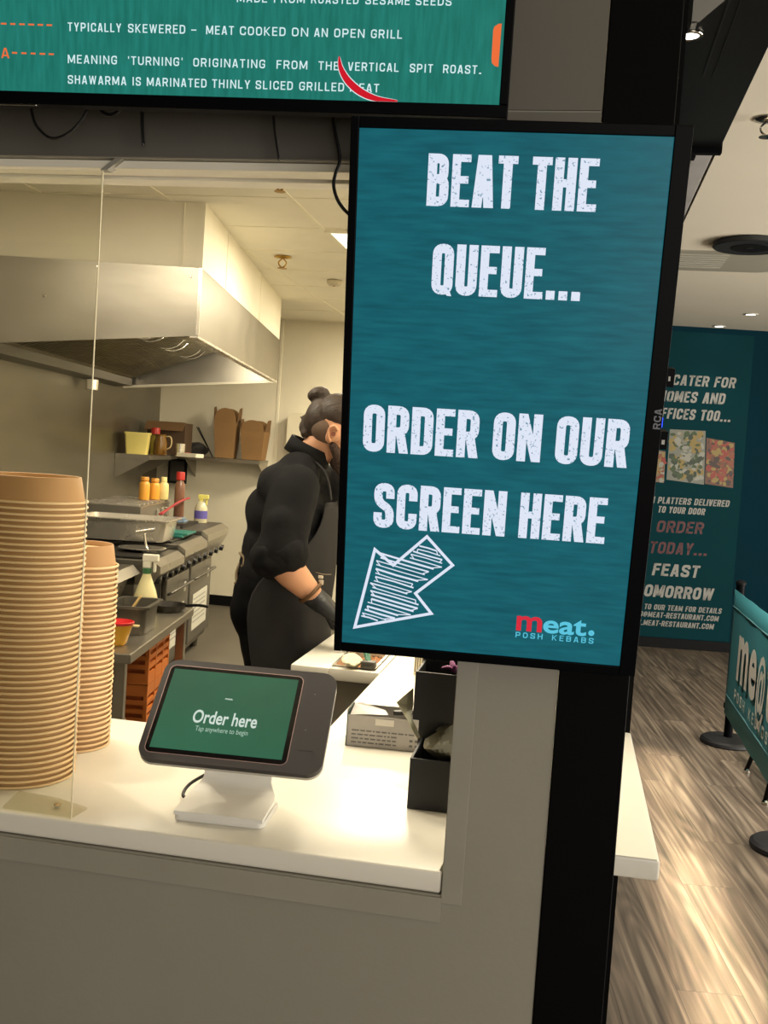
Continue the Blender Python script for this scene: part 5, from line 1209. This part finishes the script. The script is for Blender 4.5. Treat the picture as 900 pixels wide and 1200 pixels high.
body = remesh('body', [
    ('e', head + HR @ Vector((-.005, 0, .018)), (.098, .076, .098), HR), ('e', H(.035, 0, -.045), (.060, .055, .068), HR), ('e', H(.066, 0, -.085), (.026, .030, .022), HR),
    ('c', H(.088, 0, .012), .010, H(.104, 0, -.022), .013), ('e', H(.101, 0, -.026), (.012, .018, .009), HR),            # nose
    ('c', H(.078, -.045, .026), .012, H(.078, .045, .026), .012),                                                        # brow
    ('c', H(.084, -.02, -.056), .008, H(.084, .02, -.056), .008), ('c', H(.083, -.016, -.066), .008, H(.083, .016, -.066), .008),   # lips
    ('e', H(-.005, -.078, -.012), (.020, .010, .032), HR @ RY(.15)), ('e', H(-.005, .078, -.012), (.020, .010, .032), HR @ RY(.15)),    # ears
    ('c', H(-.03, 0, -.05), .058, neck0, .052), ('c', neck0, .052, chest, .075), ('c', chest, .085, waist, .085), ('c', waist, .085, pelv, .09),
    ('c', shR, .034, W(343, 572, Ym), .05), ('c', shL, .030, W(343, 572, Ym), .05), ('c', shR, .036, elR, .046), ('c', elR, .050, elR.lerp(wrR, .35), .050), ('c', elR.lerp(wrR, .35), .050, wrR, .030),
    ('c', shL, .034, elL, .046), ('c', elL, .050, elL.lerp(wrL, .35), .050), ('c', elL.lerp(wrL, .35), .050, wrL, .030),
    ('c', wrR, .030, wrR + Vector((.03, .01, -.03)), .024), ('c', wrL, .030, wrL + Vector((.03, -.01, -.03)), .024),
    ('c', hipR, .08, kneeR, .055), ('c', kneeR, .052, ankR, .036), ('c', hipL, .08, kneeL, .055), ('c', kneeL, .052, ankL, .036),
    ('c', ankR, .036, ankR + Vector((.13, -.01, -.055)), .028), ('c', ankL, .036, ankL + Vector((.13, .01, -.055)), .028)], .006, M_SKIN, chef, 3)
for s in (-1, 1):
    e = obj('eye', L1([(.0005, .010), (.006, .008), (.0098, .002), (.0098, -.002), (.006, -.008), (.0005, -.010)], n=16), mat('eye_white', (225, 218, 208), .25), chef, smooth=True)
    e.matrix_local = Matrix.Translation(H(.080, s * .031, .006)) @ HR.to_4x4()
    pu = obj('iris', L1([(.0005, 0), (.0048, -.0004)], n=16), mat('iris_brown', (60, 40, 26), .2), e); pu.matrix_local = Matrix.Translation((.0102, 0, -.002)) @ Matrix.Rotation(PI / 2, 4, 'Y')
obj('ear_detail', T1([H(.008, -.088, .008), H(-.008, -.0895, .016), H(-.020, -.088, .0), H(-.012, -.088, -.022), H(.002, -.086, -.034)], .0045, 8), M_SKIN, chef, smooth=True)
obj('ear_hollow', L1([(.0005, 0), (.007, .0005), (.008, .002)], n=14), mat('ear_shadow_skin', (150, 92, 76), .6), chef).matrix_local = Matrix.Translation(H(.0, -.0885, -.008)) @ Matrix.Rotation(PI / 2, 4, 'X')
# hair swept up to a bun; shaved side; beard
bun = W(374, 462, Ym); tie = W(381, 478, Ym)
remesh('hair', [('e', H(-.012, 0, .048), (.098, .079, .076), HR @ RY(.1)), ('e', H(-.072, 0, .010), (.062, .070, .078), HR @ RY(-.3)), ('c', H(-.108, 0, -.036), .030, H(-.09, 0, .04), .038),
    ('c', H(-.100, -.02, -.055), .018, H(-.110, .0, -.02), .028), ('c', H(-.075, 0, .06), .04, tie, .022), ('c', tie, .019, bun, .020), ('e', bun, (.036, .034, .026), RY(-.2)), ('e', bun + Vector((-.014, 0, -.006)), (.026, .026, .022), I3),
    ('c', W(352, 489, Ym), .003, W(366, 486, Ym), .012), ('c', W(363, 464, Ym), .002, W(372, 464, Ym), .012)], .005, M_HAIR, chef, 2)
remesh('stubble_side', [('e', H(-.035, -.038, -.012), (.058, .0405, .046), HR), ('e', H(-.035, .038, -.008), (.058, .0405, .046), HR)], .005, mat('shaved_hair', (100, 80, 66), .8, var=.15, vscale=80), chef, 2)
remesh('beard', [('e', H(.052, 0, -.078), (.046, .056, .046), HR), ('e', H(.075, 0, -.102), (.032, .036, .030), HR), ('c', H(.012, -.066, -.045), .014, H(.052, -.05, -.075), .022), ('c', H(.012, .066, -.045), .014, H(.052, .05, -.075), .022),
    ('c', H(.090, -.026, -.048), .008, H(.094, .0, -.043), .009), ('c', H(.090, .026, -.048), .008, H(.094, .0, -.043), .009)], .005, M_BEARD, chef, 2)
# shirt: torso, rolled sleeves, stand collar
slR = shR.lerp(elR, .93); slL = shL.lerp(elL, .93)
shirt = remesh('shirt', [
    ('c', W(356, 553, Ym) + Vector((0, -.09, 0)), .070, W(356, 553, Ym) + Vector((0, .09, 0)), .070), ('c', W(343, 572, Ym) + Vector((0, -.13, 0)), .088, W(343, 572, Ym) + Vector((0, .13, 0)), .088),
    ('c', W(339, 602, Ym) + Vector((0, -.085, 0)), .125, W(339, 602, Ym) + Vector((0, .085, 0)), .125), ('c', W(336, 640, Ym) + Vector((0, -.075, 0)), .130, W(336, 640, Ym) + Vector((0, .075, 0)), .130), ('c', W(334, 668, Ym) + Vector((0, -.07, 0)), .138, W(334, 668, Ym) + Vector((0, .07, 0)), .138),
    ('c', shR + Vector((0, .03, .0)), .078, shR.lerp(elR, .5), .078), ('c', shR.lerp(elR, .5), .080, slR, .074), ('c', slR + Vector((-.01, 0, -.002)), .074, slR + Vector((.025, 0, .006)), .070),
    ('c', shL + Vector((0, -.03, .0)), .078, shL.lerp(elL, .5), .078), ('c', shL.lerp(elL, .5), .080, slL, .074)], .008, M_SHIRT, chef, 14, .0075)
def tilted_ring(name, c, axis, r, w_, m, squash=1.0, rr=.004):
    u, v = basis(axis); a = Vector(axis).normalized(); n = 40; bm = bmesh.new(); rings = []
    for i in range(n):
        th = 2 * PI * i / n; d = u * math.cos(th) + v * math.sin(th) * squash
        rings.append([bm.verts.new(Vector(c) + d * (r + k) + a * h_) for k, h_ in ((0, -w_), (rr, -w_), (rr * .6, w_), (-rr * .4, w_))])
    for i in range(n):
        A, Bq = rings[i], rings[(i + 1) % n]
        for j in range(4): bm.faces.new((A[j], A[(j + 1) % 4], Bq[(j + 1) % 4], Bq[j]))
    return obj(name, bm, m, chef, smooth=True)
tilted_ring('collar', W(362, 529, Ym), (W(372, 505, Ym) - W(352, 545, Ym)), .070, .026, M_SHIRT, rr=.010)
for sl, d in ((slR, (elR - shR).normalized()), (slL, (elL - shL).normalized())):
    remesh('sleeve_cuff', [('c', sl + Vector((-.024, 0, -.004)) + d * .008, .071, sl + Vector((.026, 0, .010)) + d * .008, .068)], .007, M_SHIRT, chef, 8, .008, (16, 16, 12))
# trousers and shoes
remesh('trousers', [('c', pelv + Vector((-.015, -.07, .03)), .140, pelv + Vector((-.015, .07, .03)), .140), ('c', pelv + Vector((-.025, -.075, -.03)), .137, pelv + Vector((-.025, .075, -.03)), .137), ('c', hipR, .128, kneeR, .088), ('c', kneeR, .086, ankR + Vector((0, 0, .02)), .070), ('c', hipL, .128, kneeL, .088), ('c', kneeL, .086, ankL + Vector((0, 0, .02)), .070)], .009, M_TROU, chef, 8, .010)
for a in (ankR, ankL):
    s = remesh('shoe', [('c', a + Vector((-.03, 0, -.04)), .048, a + Vector((.06, 0, -.045)), .046), ('c', a + Vector((.06, 0, -.045)), .046, a + Vector((.15, 0, -.055)), .038)], .007, mat('black_shoe', (18, 18, 19), .4), chef, 2)
    zmin = min(v.co.z for v in s.data.vertices)
    for v in s.data.vertices: v.co.z = max(v.co.z, zmin) - zmin + .0008
# apron: sheet wrapped round the front, bib up to the chest
def apron_rows():
    rows = []   # (py, centre px, rx, ry, angle span)
    for py, cx, rx, ry, sp in ((585, 349, .128, .215, 24), (600, 346, .142, .225, 28), (620, 343, .148, .226, 36), (640, 341, .152, .222, 56), (655, 339, .156, .22, 84), (675, 336, .162, .222, 104), (700, 331, .164, .226, 112), (730, 331, .160, .228, 112), (765, 333, .154, .226, 110), (800, 336, .152, .23, 108), (870, 338, .152, .235, 106), (905, 339, .152, .236, 104)):
        c = W(cx, py, Ym); rows.append((c, rx, ry, math.radians(sp)))
    return rows
bm = bmesh.new(); rows = []; NA = 36
for k, (c, rx, ry, sp) in enumerate(apron_rows()):
    r_ = []
    for i in range(NA + 1):
        a = -sp + 2 * sp * i / NA; wv = 1 + (.018 * math.sin(a * 9 + k * .4) if k > 5 else .006 * math.sin(a * 11))
        r_.append(bm.verts.new((c.x + rx * wv * math.cos(a), c.y + ry * wv * math.sin(a), c.z)))
    rows.append(r_)
for A, Bq in zip(rows, rows[1:]):
    for i in range(NA): bm.faces.new((A[i], A[i + 1], Bq[i + 1], Bq[i]))
ap = obj('apron', bm, M_APR, chef, smooth=True); md = ap.modifiers.new('d', 'SUBSURF'); md.levels = 1; md.render_levels = 1; md = ap.modifiers.new('s', 'SOLIDIFY'); md.thickness = .004
q = rows and None
M_STR = mat('beige_cord', (128, 112, 86), .8)
bk = W(285, 640, 3.31); bk2 = W(283, 650, 3.28)
bm = bmesh.new()
tube(bm, [W(300, 650, 3.14), W(290, 642, 3.22), bk], .005, 6); tube(bm, [bk, W(283, 655, 3.24), W(277, 672, 3.22), W(279, 690, 3.20)], .005, 6); tube(bm, [bk2, W(288, 662, 3.22), W(283, 676, 3.21), W(275, 684, 3.21)], .0045, 6); tube(bm, [bk2, W(281, 648, 3.22), W(286, 655, 3.2), W(284, 664, 3.2), bk2], .0045, 6)
obj('apron_strings', bm, M_STR, chef, smooth=True)
obj('apron_strap', T1([W(388, 586, 3.27), W(384, 562, 3.26), W(374, 545, 3.27), W(352, 532, 3.33)], .010, 6, flat=.35), M_APR, chef, smooth=True)
pin = obj('pocket_pin', bxs([(-.006, .010, -.004, .004, .0, .010), (-.004, .012, -.004, .004, -.020, -.004)], .002), mat('white_pin', (220, 205, 185), .4), chef); pin.location = W(375, 678, 3.19)
obj('pocket_edge', T1([W(370, 671, 3.195), W(380, 673, 3.2), W(388, 673, 3.24)], .002, 5), mat('pocket_thread', (110, 96, 80), .7), chef)
# wristband
tilted_ring('wristband', elR.lerp(wrR, .82), wrR - elR, .0405, .006, mat('brown_leather', (92, 62, 30), .5), rr=.004)
# gloved hands: palm, four fingers and a thumb each
def hand(wr, d, side, nm):
    """d points along the hand; the palm faces down"""
    d = Vector(d).normalized(); lat = d.cross(Vector((0, 0, 1))).normalized() * side; up = lat.cross(d).normalized() * side
    if up.z < 0: up = -up
    P = lambda a, l, u: wr + (d * a + lat * l + up * u) * 1.12
    parts = [('c', P(-.035, 0, 0), .036, P(.01, 0, 0), .034), ('c', P(.01, -.012, 0), .030, P(.075, -.026, -.002), .019), ('c', P(.01, .012, 0), .030, P(.075, .026, -.004), .018), ('c', P(.02, 0, 0), .028, P(.078, 0, 0), .019)]
    for l, L, c in ((-.033, .074, 0), (-.011, .084, .1), (.011, .078, .15), (.032, .060, .2)):
        k0 = P(.078, l, -.002); k1 = P(.078 + L * .40, l * 1.12, -.012 - .01 * c); k2 = P(.078 + L * .66, l * 1.14, -.034 - .03 * c); k3 = P(.078 + L * .74, l * 1.12, -.056 - .03 * c)
        parts += [('c', k0, .0100, k1, .0095), ('c', k1, .0095, k2, .0088), ('c', k2, .0088, k3, .0078)]
    t0 = P(.015, -.026, -.008); t1 = P(.045, -.052, -.026); t2 = P(.078, -.052, -.044)
    parts += [('c', t0, .016, t1, .0125), ('c', t1, .0120, t2, .0095)]
    return remesh(nm, parts, .0042, M_GLV, chef, 2)
hand(wrR + Vector((.006, .002, -.004)), (.80, .12, -.55), 1, 'glove')
hand(wrL + Vector((.006, -.002, -.004)), (.80, -.12, -.55), -1, 'glove')
